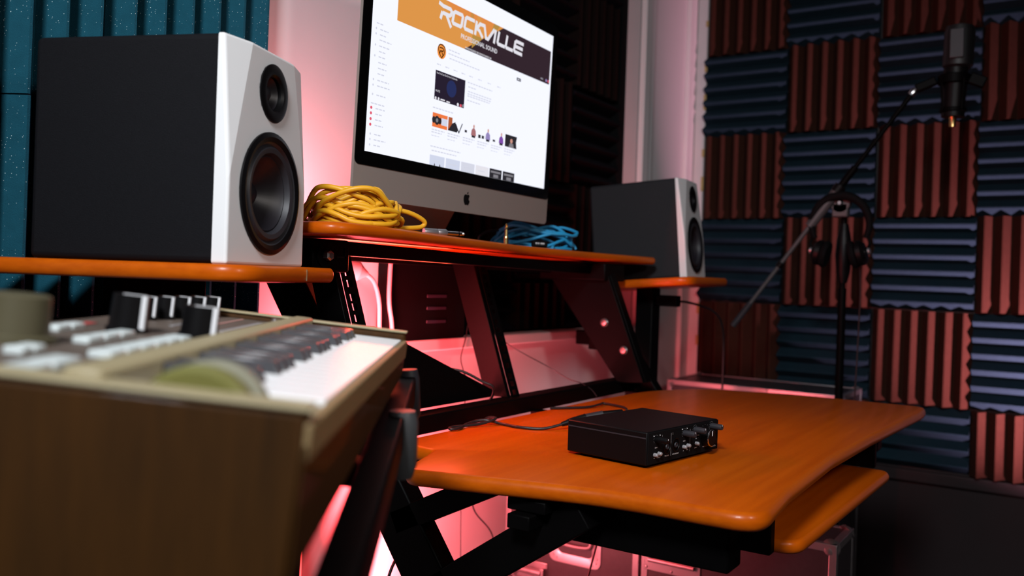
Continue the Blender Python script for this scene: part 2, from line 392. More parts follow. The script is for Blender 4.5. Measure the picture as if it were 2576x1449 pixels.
# ------------------------------------------------------------------ the studio desk
desk = empty('studio_desk', (1.55, 0.62, 0)); tag(desk, 'orange wood studio desk with raised shelves and black metal rack frame', 'desk')
DZ = 0.75
top = fillet([(1.018, 0.300, 0.045), (1.19, 0.3155, 0.3), (1.465, 0.323, 0.5), (1.74, 0.314, 0.3), (2.17, 0.289, 0.2), (2.245, 0.290, 0.035), (2.235, 0.60, 0.3), (2.175, 0.80, 0.2),
              (2.02, 0.895, 0.35), (1.75, 0.915, 0.4), (1.078, 0.917, 0.012), (1.068, 0.83, 0.01), (0.935, 0.78, 0.03), (1.015, 0.50, 0.4)], 8)
MB().slab(top, DZ-0.024, DZ, 0.009).build('desktop', 'desk_wood', desk, smooth=50)
# keyboard tray
tray = fillet([(1.24, 0.315, 0.04), (1.86, 0.300, 0.03), (1.86, 0.62, 0.02), (1.22, 0.62, 0.02)], 6)
MB().slab(tray, 0.644, 0.664, 0.008).build('keyboard_tray', 'desk_wood', desk, smooth=50)
for x in (1.185, 1.9):
    MB().box((x, 0.34, 0.655), (x+0.022, 0.66, 0.726)).build('tray_bracket', 'black_metal', desk, bevel=0.003)
# frame under the desktop
MB().box((1.075, 0.36, 0.655), (1.125, 0.60, 0.726)).build('side_rail', 'black_metal', desk, bevel=0.003)
MB().box((2.04, 0.36, 0.665), (2.09, 0.86, 0.726)).build('side_rail', 'black_metal', desk, bevel=0.003)
MB().box((0.985, 0.60, 0.684), (2.08, 0.635, 0.704)).build('cross_rail', 'black_metal', desk, bevel=0.002)
MB().box((1.0, 0.585, 0.705), (1.12, 0.645, 0.722)).build('slide_plate', 'black_metal', desk, bevel=0.002)
# slanted legs and struts, one set at each end
def leg_at(z): return 1.122-(1.0-z)*0.735
def side_frame(x0, w):
    poly = [(x0, leg_at(1.03)+0.045, 1.03), (x0, leg_at(1.03)-0.052, 1.03), (x0, leg_at(0.0)-0.052, 0.0), (x0, leg_at(0.0)+0.045, 0.0)]
    MB().prism(poly, (w, 0, 0)).build('leg', 'black_metal', desk, bevel=0.003)
    MB().bar((x0+w/2, 0.865, 0.640), (x0+w/2, 0.690, 0.727), w, 0.036, up=(0,0,1)).build('strut', 'black_metal', desk, bevel=0.002)
    MB().bar((x0+w/2, 0.79, 0.545), (x0+w/2, 0.545, 0.715), w, 0.054, up=(0,0,1)).build('strut', 'black_metal', desk, bevel=0.002)
    f = MB().box((x0, 0.10, 0.0), (x0+w, 0.62, 0.035)).build('foot', 'black_metal', desk, bevel=0.004)
side_frame(1.022, 0.036)
side_frame(2.05, 0.036)
# monitor shelf
sh = fillet([(0.885, 0.868, 0.055), (1.05, 0.888, 0.3), (1.30, 0.942, 0.4), (1.56, 0.990, 0.4), (1.85, 0.985, 0.4), (2.16, 0.945, 0.012), (2.165, 1.165, 0.02), (0.895, 1.165, 0.06)], 8)
m = MB().slab(sh, -0.019, 0, 0.008); tl = Matrix.Translation((0.885, 0, 1.0905)) @ Matrix.Rotation(0.0045, 4, 'Y') @ Matrix.Translation((-0.885, 0, 0))
m.xf(tl).build('monitor_shelf', 'desk_wood', desk, smooth=50)
def shz(x): return 1.0905-(x-0.885)*0.0045
MB().bar((0.99, 0.975, 1.056), (1.99, 1.04, 1.045), 0.03, 0.022).build('shelf_rail', 'black_metal', desk, bevel=0.002)
MB().bar((0.93, 1.15, 1.056), (2.06, 1.15, 1.049), 0.03, 0.03).build('shelf_rail', 'black_metal', desk, bevel=0.002)
bk = MB().box((0.925, 0.955, 1.018), (1.005, 1.17, 1.068)).build('shelf_bracket', 'black_metal', desk, bevel=0.004)
MB().lathe([(0.019, 0), (0.019, 0.003)], (0.952, 0.955, 1.043), (0, -1, 0)).build('washer', 'black_metal', bk)
MB().lathe([(0.008, 0.0), (0.008, 0.008), (0.005, 0.010)], (0.952, 0.952, 1.043), (0, -1, 0), 6).build('bolt', 'bolt_steel', bk)
MB().box((0.975, 0.9535, 1.040), (0.995, 0.956, 1.043)).build('slot', 'matte_black', bk)
MB().box((0.992, 0.9535, 1.040), (0.995, 0.956, 1.056)).build('slot', 'matte_black', bk)
MB().box((1.93, 0.98, 1.018), (2.04, 1.17, 1.062)).build('shelf_bracket', 'black_metal', desk, bevel=0.004)
# lower rack rail along the back of the desktop
MB().box((1.0, 0.945, 0.742), (2.06, 0.985, 0.775)).build('back_rail', 'black_metal', desk, bevel=0.003)
for x in (1.08, 1.55, 2.0):
    MB().box((x, 0.86, 0.700), (x+0.03, 0.95, 0.745)).build('rail_bracket', 'black_metal', desk, bevel=0.002)
# rack uprights
def rack(x, dy=0.0):
    zt, zb = 1.047, 0.775; yt, yb = 1.092+dy, 0.995+dy
    f = lambda z: yb+(yt-yb)*(z-zb)/(zt-zb)
    o = MB().prism([(x, f(zb)-0.028, zb), (x, f(zb)+0.028, zb), (x, f(zt)+0.028, zt), (x, f(zt)-0.028, zt)], (0.012, 0, 0)).build('rack_upright', 'black_metal', desk, bevel=0.001)
    # flange with rectangular holes facing the user
    mb = MB(); yo = -0.0285; L = (V((0, yt, zt))-V((0, yb, zb)))
    def q(xa, xb, ta, tb):
        p0 = V((0, yb+yo, zb))+L*ta; p1 = V((0, yb+yo, zb))+L*tb
        mb.prism([(xa, p0.y, p0.z), (xb, p0.y, p0.z), (xb, p1.y, p1.z), (xa, p1.y, p1.z)], (0, -0.002, 0))
    q(x+0.012, x+0.0200, 0, 1); q(x+0.0330, x+0.042, 0, 1)
    t = 0.0; ts = []
    for g in range(5):
        for h in (0.03, 0.095, 0.15): ts.append(g*0.2+h)
    prev = 0
    for t in ts:
        q(x+0.0200, x+0.0330, prev, t-0.02); prev = t+0.02
    q(x+0.0200, x+0.0330, prev, 1)
    mb.build('rack_strip', 'black_metal', o)
    MB().prism([(x+0.0415, f(zb)-0.0285, zb), (x+0.0415, f(zb)-0.012, zb), (x+0.0415, f(zt)-0.012, zt), (x+0.0415, f(zt)-0.0285, zt)], (0.0015, 0, 0)).build('rack_lip', 'black_metal', o)
rack(1.005, -0.067); rack(1.488)
# right-hand gusset plate with bolts
g = MB().prism([(1.945, 1.155, 1.035), (1.945, 0.985, 1.045), (1.945, 0.875, 0.775), (1.945, 0.945, 0.770)], (0.012, 0, 0)).build('gusset_plate', 'black_metal', desk, bevel=0.002)
for (y, z) in ((0.985, 0.915), (0.930, 0.850)):
    MB().lathe([(0.011, 0), (0.011, 0.003), (0.007, 0.007), (0.0, 0.008)], (1.945, y, z), (-1, 0, 0), 12, True, False).build('bolt', 'bolt_steel', g)
MB().prism([(1.957, 1.00, 1.045), (1.957, 0.983, 1.045), (1.957, 0.873, 0.775), (1.957, 0.890, 0.775)], (0.03, 0, 0)).build('gusset_flange', 'black_metal', desk, bevel=0.002)
# black triangular cheek in the left rack bay
tri = [V((1.075, 1.005, 0.925)), V((1.085, 0.99, 0.776)), V((1.475, 0.99, 0.776)), V((1.455, 0.995, 0.790))]
MB().prism([(1.095, 1.005, 0.925), (1.125, 1.005, 0.928), (1.475, 0.995, 0.790), (1.475, 0.992, 0.776), (1.135, 0.992, 0.776)], (0, 0.02, 0)).build('gusset_plate', 'black_metal', desk, bevel=0.002)
MB().prism([(1.06, 1.02, 0.90), (1.122, 1.02, 0.925), (1.135, 0.985, 0.776), (1.05, 0.985, 0.776)], (0, -0.008, 0)).build('gusset_flange', 'black_metal', desk, bevel=0.002)
# wing shelves
AW = 0.37; cw, sw = math.cos(AW), math.sin(AW)
def wl(a, b2): return (0.668+cw*a-sw*b2, 0.798+sw*a+cw*b2)
lw = fillet([(*wl(0, 0), 0.055), (*wl(0.258, 0.0), 0.006), (*wl(0.258, 0.30), 0.01), (*wl(0, 0.42), 0.03)], 8)
WZ = 1.0237
o = MB().slab(lw, WZ-0.0205, WZ, 0.006).build('wing_shelf', 'desk_wood', desk, smooth=50)
a0, a1 = wl(0.165, -0.0006), wl(0.1665, -0.0006)
MB().prism([(a0[0], a0[1], WZ-0.018), (a1[0], a1[1], WZ-0.018), (a1[0], a1[1], WZ-0.003), (a0[0], a0[1], WZ-0.003)], (-sw*-0.002, cw*0.002, 0)).build('edging_joint', 'synth_cream', o)
MB().box((0.70, 1.09, 0.90), (0.845, 1.125, WZ-0.021)).build('wing_bracket', 'black_metal', desk, bevel=0.003)
TR = 0.085; AR = 0.06; RC = V((2.085, 0.818, 1.0375))
MR = Matrix.Translation(RC) @ Matrix.Rotation(AR, 4, 'Z') @ Matrix.Rotation(-TR, 4, 'X')
rw = fillet([(0, 0, 0.05), (0.36, 0, 0.05), (0.36, 0.335, 0.02), (0.0, 0.335, 0.02)], 8)
MB().slab(rw, -0.0215, 0, 0.006).xf(MR).build('wing_shelf', 'desk_wood', desk, smooth=50)
MB().box((2.18, 0.962, 0.0), (2.232, 1.012, 1.003)).build('post', 'black_metal', desk, bevel=0.003)
MB().box((2.19, 1.0, 0.836), (2.22, 1.2, 0.876)).build('brace', 'black_metal', desk, bevel=0.003)
MB().box((2.196, 0.90, 0.955), (2.226, 0.97, 0.985)).build('post_clamp', 'black_metal', desk, bevel=0.003)
MB().box((2.06, 1.06, 0.836), (2.2, 1.09, 0.876)).build('brace', 'black_metal', desk, bevel=0.003)

# ------------------------------------------------------------------ loudspeakers
def disc_pts(cx, cz, r, n=40): return [(cx+r*math.cos(2*math.pi*i/n), cz+r*math.sin(2*math.pi*i/n)) for i in range(n)]
def speaker(label, m, cab_mat):
    root = empty('studio_monitor_speaker', (0,0,0)); root.matrix_world = m; tag(root, label, 'speaker', 'pair of studio speakers')
    w, L, H = 0.203, 0.247, 0.271; bt = 0.0
    # cabinet, open at the front
    mb = MB(); mb.box((0, bt, 0), (w, L, H)); mb.f = [f for i, f in enumerate(mb.f) if i != 2]
    mb.build('cabinet', cab_mat, root, True, bevel=0.008, bseg=4); bt = 0.019
    # faceted white baffle with two holes
    wc, wz, wr = w/2, 0.339*H, 0.287*H; tz, tr = 0.81*H, 0.136*H
    outer = [(0,0), (w,0), (w,0.36*H), (0.77*w,H), (0.23*w,H), (0,0.36*H)]
    c1 = disc_pts(wc, wz, wr-0.004); c2 = disc_pts(wc, tz, tr-0.003)
    pts = [V(p) for p in outer+c1+c2]; n0, n1, n2 = len(outer), len(c1), len(c2)
    edges = [(i, (i+1) % n0) for i in range(n0)]+[(n0+i, n0+(i+1) % n1) for i in range(n1)]+[(n0+n1+i, n0+n1+(i+1) % n2) for i in range(n2)]
    vv, ee, ff, _, _, _ = delaunay_2d_cdt(pts, edges, [], 1, 1e-6)
    keep = []
    for f in ff:
        c = sum((vv[i] for i in f), V((0, 0)))/len(f)
        if (c-V((wc, wz))).length < wr-0.0045 or (c-V((wc, tz))).length < tr-0.0035: continue
        keep.append(tuple(f))
    mb = MB(); mb.add([(p.x, 0, p.y) for p in vv], keep)
    k = len(mb.v)
    mb.v += [V(p) for p in [(0, 0.012, H), (w, 0.012, H), (0, bt, 0), (w, bt, 0), (w, bt, H), (0, bt, H)]]
    ix = {}
    for i, p in enumerate(vv):
        for j, q in enumerate(outer):
            if (p-V(q)).length < 1e-6: ix[j] = i
    mb.f += [(ix[4], k, ix[5]), (ix[3], ix[2], k+1), (ix[0], ix[1], k+3, k+2), (ix[1], ix[2], k+1, k+4, k+3), (ix[5], ix[0], k+2, k+5, k), (ix[4], ix[3], k+1, k+4, k+5, k)]
    # inner walls of the two holes
    for cc in (c1, c2):
        n = len(cc); j = len(mb.v); mb.v += [V((p[0], 0, p[1])) for p in cc]+[V((p[0], bt, p[1])) for p in cc]
        mb.f += [(j+i, j+(i+1) % n, j+n+(i+1) % n, j+n+i) for i in range(n)]
    bm_ = mb.build('baffle', 'white_plastic', root, True, smooth=20)
    bm = bmesh.new(); bm.from_mesh(bm_.data); bmesh.ops.remove_doubles(bm, verts=bm.verts, dist=1e-5); bmesh.ops.recalc_face_normals(bm, faces=bm.faces); bm.to_mesh(bm_.data); bm.free()
    bm_.data.polygons.foreach_set('use_smooth', [False]*len(bm_.data.polygons)); bm_.location.y -= bt
    bv = bm_.modifiers.new('bevel', 'BEVEL'); bv.width = 0.0035; bv.segments = 3; bv.limit_method = 'ANGLE'; bv.angle_limit = math.radians(40)
    ax = (0, -1, 0); fy = -bt
    wo = MB().lathe([(wr-0.012, -0.004), (wr-0.012, 0.003), (wr-0.006, 0.005), (wr, 0.003), (wr, 0.0005)], (wc, fy, wz), ax, 48, False, False).build('woofer', 'black_plastic', root, True)
    MB().lathe([(wr-0.0115, 0.0025), (wr-0.016, -0.001), (wr-0.020, 0.003), (wr-0.026, 0.002), (wr-0.029, -0.006)], (wc, fy, wz), ax, 48, False, False).build('surround', 'rubber', wo, 'sub')
    MB().lathe([(wr-0.0285, -0.0055), (wr-0.031, -0.0045), (wr-0.034, -0.010), (0.016, -0.034)], (wc, fy, wz), ax, 48, False, False).build('cone', 'cone_black', wo, 'sub')
    MB().lathe([(0.0165, -0.034), (0.014, -0.027), (0.008, -0.0225), (0.0, -0.021)], (wc, fy, wz), ax, 32, False, False).build('dust_cap', 'cone_black', wo, 'sub')
    tw = MB().lathe([(tr-0.017, -0.012), (tr-0.016, 0.000), (tr-0.013, 0.003), (tr-0.004, 0.0035), (tr, 0.002), (tr, 0.0005)], (wc, fy, tz), ax, 48, False, False).build('tweeter', 'black_plastic', root, True)
    MB().lathe([(tr-0.016, -0.004), (tr-0.022, -0.011), (0.011, -0.016)], (wc, fy, tz), ax, 40, False, False).build('waveguide', 'cone_black', tw, 'sub')
    MB().lathe([(0.0115, -0.016), (0.010, -0.010), (0.006, -0.0065), (0.0, -0.0055)], (wc, fy, tz), ax, 32, False, False).build('dome', 'rubber', tw, 'sub')
    return root
mL = Matrix.Translation((0.664, 0.8502, WZ)) @ Matrix.Rotation(AW, 4, 'Z')
speaker('large near studio speaker with white faceted front on the left shelf', mL, 'black_vinyl')
mR = Matrix.Translation((2.209, 0.8985, 1.0325)) @ Matrix.Rotation(0.1175, 4, 'Z') @ Matrix.Rotation(-TR, 4, 'X')
speaker('far studio speaker with white front tilted back on the right shelf', mR, 'lit_black_vinyl')

# ------------------------------------------------------------------ computer monitor
mon = empty('computer_monitor', (1.385, 1.09, shz(1.385))); tag(mon, 'silver all-in-one computer monitor showing a white web page', 'monitor')
MM = Matrix.Translation((1.0545+0.327, 1.0125, 1.1425)) @ Matrix.Rotation(0.030, 4, 'Z') @ Matrix.Rotation(0.033, 4, 'X')
BW, BH_ = 0.654, 0.447; hw = BW/2
def rrect(x0, x1, z0, z1, r): return fillet([(x0, z0, r), (x1, z0, r), (x1, z1, r), (x0, z1, r)], 6)
def mon_part(poly, y0, y1, name, material, parent=None):
    mb = MB().prism([(p[0], y0, p[1]) for p in poly], (0, y1-y0, 0)); mb.xf(MM); return mb.build(name, material, parent or mon)
body = rrect(-hw, hw, 0, BH_, 0.012)
n = len(body); mb = MB(); rings = [(0.0, 1.0), (0.005, 1.0), (0.012, 0.94), (0.026, 0.72), (0.034, 0.42)]
vs = []; fs = []
for y, sc in rings: vs += [(p[0]*sc, y, BH_/2+(p[1]-BH_/2)*sc) for p in body]
for k in range(len(rings)-1): fs += [(k*n+i, k*n+(i+1) % n, (k+1)*n+(i+1) % n, (k+1)*n+i) for i in range(n)]
fs += [tuple(range(n))[::-1], tuple(range((len(rings)-1)*n, len(rings)*n))]
mb.add(vs, fs).xf(MM).build('housing', 'aluminium', mon)
bz = [p for p in rrect(-hw+0.0006, hw-0.0006, 0.0555, BH_-0.0006, 0.011)]
mon_part(bz, -0.0012, 0.0, 'glass_bezel', 'bezel_glass')
SX0, SX1, SZ0, SZ1 = -0.304, 0.304, 0.0785, 0.4205
emis('screen_white', (240, 242, 253), 1.08)
for nme, c in {'s_orange': (222, 150, 74), 's_orange2': (226, 140, 70), 's_olive': (182, 140, 68), 's_black': (52, 38, 46), 's_letter': (230, 228, 236), 's_grey': (212, 214, 228), 's_lgrey': (214, 216, 230),
               's_avatar': (246, 150, 66), 's_dark': (70, 36, 12), 's_navy': (40, 32, 48), 's_blue': (40, 48, 92), 's_thumb': (240, 122, 66), 's_red': (226, 90, 110), 's_shirt1': (170, 112, 116), 's_shirt2': (150, 136, 190), 's_shirt3': (128, 78, 170), 's_char': (44, 42, 48), 's_pale': (210, 216, 236), 's_mid': (130, 128, 134), 's_rust': (176, 92, 56), 's_skin': (206, 150, 136)}.items(): emis(nme, c, 1.0)
scr = mon_part([(SX0, SZ0), (SX1, SZ0), (SX1, SZ1), (SX0, SZ1)], -0.0018, -0.0012, 'screen', 'screen_white')
LAY = [0]
def suv(u, v): return (SX0+u*(SX1-SX0), SZ0+v*(SZ1-SZ0))
def sp(polys, name, material, layer=1):
    mb = MB()
    for poly in polys:
        mb.prism([(*((suv(*p)[0], -0.0018-0.00012*layer, suv(*p)[1])),) for p in poly], (0, 0.0001, 0))
    mb.xf(MM); return mb.build(name, material, scr)
def rect(u0, u1, v0, v1): return [(u0, v0), (u1, v0), (u1, v1), (u0, v1)]
def disc(u, v, ru, rv, n=20): return [(u+ru*math.cos(2*math.pi*i/n), v+rv*math.sin(2*math.pi*i/n)) for i in range(n)]
def strokes(pls, w, asp=0.5625):
    """polylines in screen u,v with a stroke of width w (in u)"""
    out = []
    for pl in pls:
        for a, b2 in zip(pl[:-1], pl[1:]):
            dx, dy = b2[0]-a[0], (b2[1]-a[1])*asp; l = math.hypot(dx, dy) or 1e-9; nx, ny = -dy/l*w/2, dx/l*w/2
            ex, ey = dx/l*w*0.28, dy/l*w*0.28
            out.append([(a[0]-ex+nx, a[1]+(-ey+ny)/asp), (a[0]-ex-nx, a[1]+(-ey-ny)/asp), (b2[0]+ex-nx, b2[1]+(ey-ny)/asp), (b2[0]+ex+nx, b2[1]+(ey+ny)/asp)])
    return out
def stext(s, u, v, hgt, name, material, layer=3, align='LEFT', bold=0.0, squeeze=1.0):
    mb = text_mb(s, 1.0, align, bold); x0, z0 = suv(u, v); k = hgt*(SZ1-SZ0)/0.70
    mb.v = [V((x0+p.x*k*squeeze, -0.0018-0.00012*layer, z0+p.y*k)) for p in mb.v]; mb.xf(MM); return mb.build(name, material, scr, fix=False)
# banner
sp([[(0.104, 0.679), (0.438, 0.679), (0.658, 0.895), (0.104, 0.895)]], 'banner', 's_orange')
sp([[(0.438, 0.679), (0.989, 0.679), (0.989, 0.895), (0.658, 0.895)]], 'banner', 's_black')
sp([[(0.33, 0.895), (0.50, 0.895), (0.50, 0.86), (0.40, 0.82)], [(0.52, 0.895), (0.60, 0.895), (0.575, 0.82), (0.55, 0.80)]], 'banner_facet', 's_orange2', 2)
sp([[(0.478, 0.70), (0.478, 0.775), (0.54, 0.782)], [(0.60, 0.895), (0.635, 0.895), (0.615, 0.853), (0.585, 0.84)], [(0.463, 0.87), (0.463, 0.895), (0.48, 0.895), (0.48, 0.83)]], 'banner_facet', 's_olive', 2)
# banner lettering, drawn with strokes
def glyph(ch):
    R = {'O': [[(.12,.06),(.80,.06),(.90,.18),(.98,.84),(.90,.96),(.24,.96),(.12,.84),(.03,.18),(.12,.06)]],
         'C': [[(.98,.96),(.24,.96),(.12,.84),(.03,.18),(.12,.06),(.86,.06)]],
         'K': [[(.06,.02),(.16,.98)], [(.95,.96),(.55,.94),(.22,.52),(.50,.40),(.86,.02)]],
         'V': [[(.06,1.0),(.26,.08),(.46,.06),(1.0,1.0)]],
         'I': [[(.10,.02),(.24,1.0)]],
         'L': [[(.16,1.0),(.03,.18),(.12,.06),(.86,.06)]],
         'E': [[(1.0,.96),(.24,.96),(.12,.84),(.03,.18),(.12,.06),(.88,.06)], [(.10,.51),(.92,.51)]],
         'R': [[(-.12,1.08),(.20,.98),(.86,.98),(.98,.84),(.93,.60),(.80,.48),(.26,.48)], [(.14,.48),(.04,.04)], [(.52,.46),(.96,-.28)]]}
    return R[ch]
xs = [0.303, 0.365, 0.430, 0.489, 0.539, 0.599, 0.624, 0.676, 0.730]; ws = [0.058, 0.056, 0.054, 0.052, 0.062, 0.052, 0.052, 0.052, 0.060]
pol = []
for ch, x, w in zip('ROCKVILLE', xs, ws):
    pol += strokes([[(x+p[0]*w, 0.785+p[1]*0.073) for p in pl] for pl in glyph(ch)], 0.0115)
sp(pol, 'banner_lettering', 's_letter', 3)
stext('PROFESSIONAL SOUND', 0.414, 0.729, 0.026, 'banner_subtitle', 's_letter', 4, bold=0.012, squeeze=0.96)
stext('WWW.ROCKVILLEAUDIO.COM | SHOP.ROCKVILLEAUDIO.COM', 0.441, 0.6825, 0.011, 'banner_address', 's_letter', 4, bold=0.012, squeeze=0.60)
stext('LINKS', 0.922, 0.694, 0.010, 'banner_link', 's_grey', 4)
sp([disc(0.966, 0.698, 0.006, 0.009)], 'banner_link', 's_shirt2', 4); sp([disc(0.981, 0.698, 0.005, 0.009)], 'banner_link', 's_red', 4)
# avatar
sp([disc(0.321, 0.615, 0.0225, 0.040, 28)], 'avatar', 's_avatar')
sh_ = [(0.305, 0.640), (0.311, 0.649), (0.322, 0.650), (0.334, 0.644), (0.337, 0.630), (0.333, 0.603), (0.322, 0.580), (0.310, 0.600), (0.304, 0.622), (0.305, 0.640)]
sp(strokes([sh_], 0.0035)+strokes([[(0.311, 0.632), (0.326, 0.634), (0.330, 0.627), (0.328, 0.618), (0.316, 0.616)], [(0.314, 0.616), (0.312, 0.603)], [(0.320, 0.616), (0.328, 0.596)]], 0.0038), 'avatar_emblem', 's_dark', 2)
# lines of faint text
def ln(u0, u1, v, h=0.006): return [rect(a, min(a+0.012, u1), v-h/2, v+h/2) for a in [u0+0.0155*i for i in range(int((u1-u0)/0.0155)+1)] if a < u1-0.003]
L1 = []
for a in [(0.357,0.416,0.640), (0.356,0.471,0.619), (0.363,0.534,0.595), (0.468,0.613,0.504), (0.473,0.520,0.480), (0.473,0.613,0.454), (0.471,0.611,0.440), (0.471,0.600,0.428), (0.471,0.545,0.404), (0.294,0.402,0.307), (0.293,0.451,0.100), (0.30,0.43,0.078)]: L1 += ln(*a)
for t in (0.309, 0.352, 0.396, 0.439, 0.482, 0.534, 0.590, 0.649): L1 += ln(t-0.008, t+0.012, 0.541)
for i in range(6):
    u = 0.294+0.083*i
    L1 += ln(u, u+0.066, 0.190)+ln(u, u+0.052, 0.176)+ln(u, u+0.040, 0.158, 0.004)
for v in (0.86, 0.80, 0.775, 0.601, 0.575, 0.55, 0.521, 0.494, 0.468, 0.440, 0.412, 0.385, 0.353, 0.326, 0.281, 0.215, 0.188, 0.160, 0.133, 0.088, 0.062, 0.035): L1 += ln(0.034, 0.034+random.uniform(0.025, 0.055), v)
L1 += ln(0.018, 0.05, 0.627)+ln(0.013, 0.07, 0.237)+ln(0.02, 0.075, 0.82)
sp(L1, 'page_text', 's_grey')['kind'] = 'stuff'
sp([disc(0.018, v, 0.003, 0.006, 8) for v in (0.86, 0.601, 0.575, 0.521, 0.468, 0.353, 0.326, 0.281, 0.088, 0.062, 0.035)], 'menu_icon', 's_grey')
sp([disc(0.016, v, 0.0045, 0.008, 10) for v in (0.215, 0.188, 0.160, 0.133)], 'menu_icon', 's_red')
sp([rect(0.762, 0.790, 0.624, 0.642)], 'subscribe_button', 's_char'); sp(ln(0.767, 0.786, 0.633, 0.007), 'subscribe_text', 's_grey', 2)
# video
sp([rect(0.297, 0.455, 0.352, 0.508)], 'video_frame', 's_navy')
sp([disc(0.383, 0.435, 0.026, 0.046, 20)], 'video_glow', 's_blue', 2)
stext('How To Set Your Gain On Your Car Subwoofer', 0.302, 0.490, 0.011, 'video_title', 's_letter', 3, squeeze=0.62)
stext('MUTE', 0.301, 0.394, 0.011, 'video_text', 's_letter', 3)
sp([disc(0.304, 0.360, 0.0045, 0.008, 10), disc(0.319, 0.360, 0.0045, 0.008, 10), rect(0.329, 0.352, 0.357, 0.364), rect(0.360, 0.378, 0.355, 0.362), disc(0.421, 0.362, 0.0055, 0.009, 12), rect(0.448, 0.450, 0.356, 0.372)], 'video_control', 's_letter', 3)
sp([disc(0.437, 0.361, 0.0055, 0.009, 12)], 'video_control', 's_red', 3)
# thumbnails
sp([rect(0.295, 0.372, 0.205, 0.281)], 'thumbnail', 's_thumb'); sp([disc(0.302, 0.243, 0.009, 0.018), disc(0.318, 0.243, 0.013, 0.024), disc(0.333, 0.243, 0.008, 0.018)], 'thumbnail_picture', 's_char', 2)
sp([disc(0.318, 0.243, 0.006, 0.011)], 'thumbnail_picture', 's_mid', 3); sp([rect(0.341, 0.371, 0.224, 0.262)], 'thumbnail_picture', 's_pale', 2)
sp([rect(0.377, 0.398, 0.207, 0.281)], 'thumbnail', 's_rust'); sp([[(0.398, 0.207), (0.377, 0.207), (0.398, 0.25), (0.414, 0.262), (0.420, 0.24), (0.430, 0.22), (0.425, 0.207)], *strokes([[(0.418, 0.25), (0.436, 0.208), (0.452, 0.262)]], 0.004)], 'thumbnail_picture', 's_char', 2)
for i, (u, m_) in enumerate(((0.518, 's_shirt1'), (0.603, 's_shirt2'), (0.686, 's_shirt3'))):
    sp([[(u-0.014, 0.215), (u+0.015, 0.215), (u+0.012, 0.245), (u+0.004, 0.258), (u-0.004, 0.258), (u-0.012, 0.245)]], 'thumbnail_figure', m_)
    sp([disc(u, 0.268, 0.0045, 0.011, 12)], 'thumbnail_figure', 's_skin', 2); sp([rect(u-0.010, u+0.010, 0.204, 0.216)], 'thumbnail_figure', 's_char', 2)
sp([rect(0.468, 0.480, 0.222, 0.236), rect(0.546, 0.560, 0.212, 0.231), rect(0.567, 0.580, 0.213, 0.231), rect(0.634, 0.648, 0.214, 0.226)], 'thumbnail_picture', 's_char')
sp([[(0.711, 0.206), (0.788, 0.206), (0.783, 0.245), (0.788, 0.280), (0.711, 0.280)]], 'thumbnail', 's_char'); sp([disc(0.752, 0.246, 0.008, 0.014)], 'thumbnail_picture', 's_skin', 2); sp([[(0.735, 0.207), (0.770, 0.207), (0.764, 0.232), (0.742, 0.232)]], 'thumbnail_picture', 's_mid', 2)
for i in range(6):
    u = 0.293+0.0832*i
    if i < 4: sp([rect(u, u+0.076, 0.0, 0.054)], 'thumbnail', ('s_pale', 's_pale', 's_lgrey', 's_letter')[i]); sp([rect(u+0.015, u+0.055, 0.022, 0.026)], 'thumbnail_picture', 's_grey', 2)
    else: sp([rect(u, u+0.076, 0.0, 0.054)], 'thumbnail', 's_char'); sp([rect(u+0.008, u+0.068, 0.030, 0.042), rect(u+0.025, u+0.055, 0.004, 0.022)], 'thumbnail_picture', 's_mid', 2)
sp([[(0.315, 0), (0.322, 0), (0.318, 0.014)], [(0.342, 0), (0.349, 0), (0.345, 0.014)]], 'thumbnail_picture', 's_char', 3)
# fruit emblem on the chin
ap = [(0,.80),(-.10,.86),(-.24,.86),(-.38,.76),(-.45,.58),(-.44,.36),(-.36,.16),(-.24,.01),(-.14,-.01),(-.02,.04),(.10,.00),(.22,.01),(.32,.14),(.41,.32),(.30,.40),(.25,.53),(.29,.66),(.38,.74),(.26,.85),(.13,.86)]
mon_part([(p[0]*0.024+0.004, 0.0155+p[1]*0.024) for p in ap], -0.0006, 0.0, 'emblem', 'matte_black')
mon_part([(p[0]*0.024+0.004, 0.0155+p[1]*0.024) for p in [(.02,.90),(.06,.89),(.15,.97),(.18,1.08),(.10,1.07),(.03,.99)]], -0.0006, 0.0, 'emblem', 'matte_black')
# stand
b = MB(); z0 = shz(1.385)
b.bar((1.385, 1.055, 1.25), (1.385, 1.150, 1.098), 0.19, 0.008, up=(0, 1, 0)); b.build('stand_neck', 'aluminium', mon, bevel=0.002)
MB().box((1.295, 1.045, z0), (1.475, 1.160, z0+0.006)).build('stand_foot', 'aluminium', mon, bevel=0.002)

# ------------------------------------------------------------------ audio interface on the desk
iface = empty('audio_interface', (1.1640, 0.5150, DZ), (0, 0, -0.155)); tag(iface, 'small black audio interface box with knobs on the desktop', 'audio interface')
IW, IL, IH = 0.206, 0.145, 0.0485; zf = 0.0045
mb = MB().box((0, 0, zf), (IW, IL, zf+IH)); body_ = mb.build('case', 'black_plastic', iface, True, bevel=0.002)
MB().box((-0.0006, 0.002, zf+IH*0.80), (0.0, IL-0.002, zf+IH*0.84)).build('side_groove', 'rubber', iface, True)
MB().box((0.001, -0.0014, zf+0.001), (IW-0.001, 0, zf+IH-0.001)).build('front_panel', 'matte_black', iface, True, bevel=0.0006)
for x in (0.02, IW-0.02):
    for y in (0.02, IL-0.02): MB().lathe([(0.007, 0), (0.008, zf)], (x, y, 0), (0,0,1), 16).build('foot', 'black_rubber', iface, True)
def fr(t, z): return (t*IW, -0.0014, zf+z*IH)
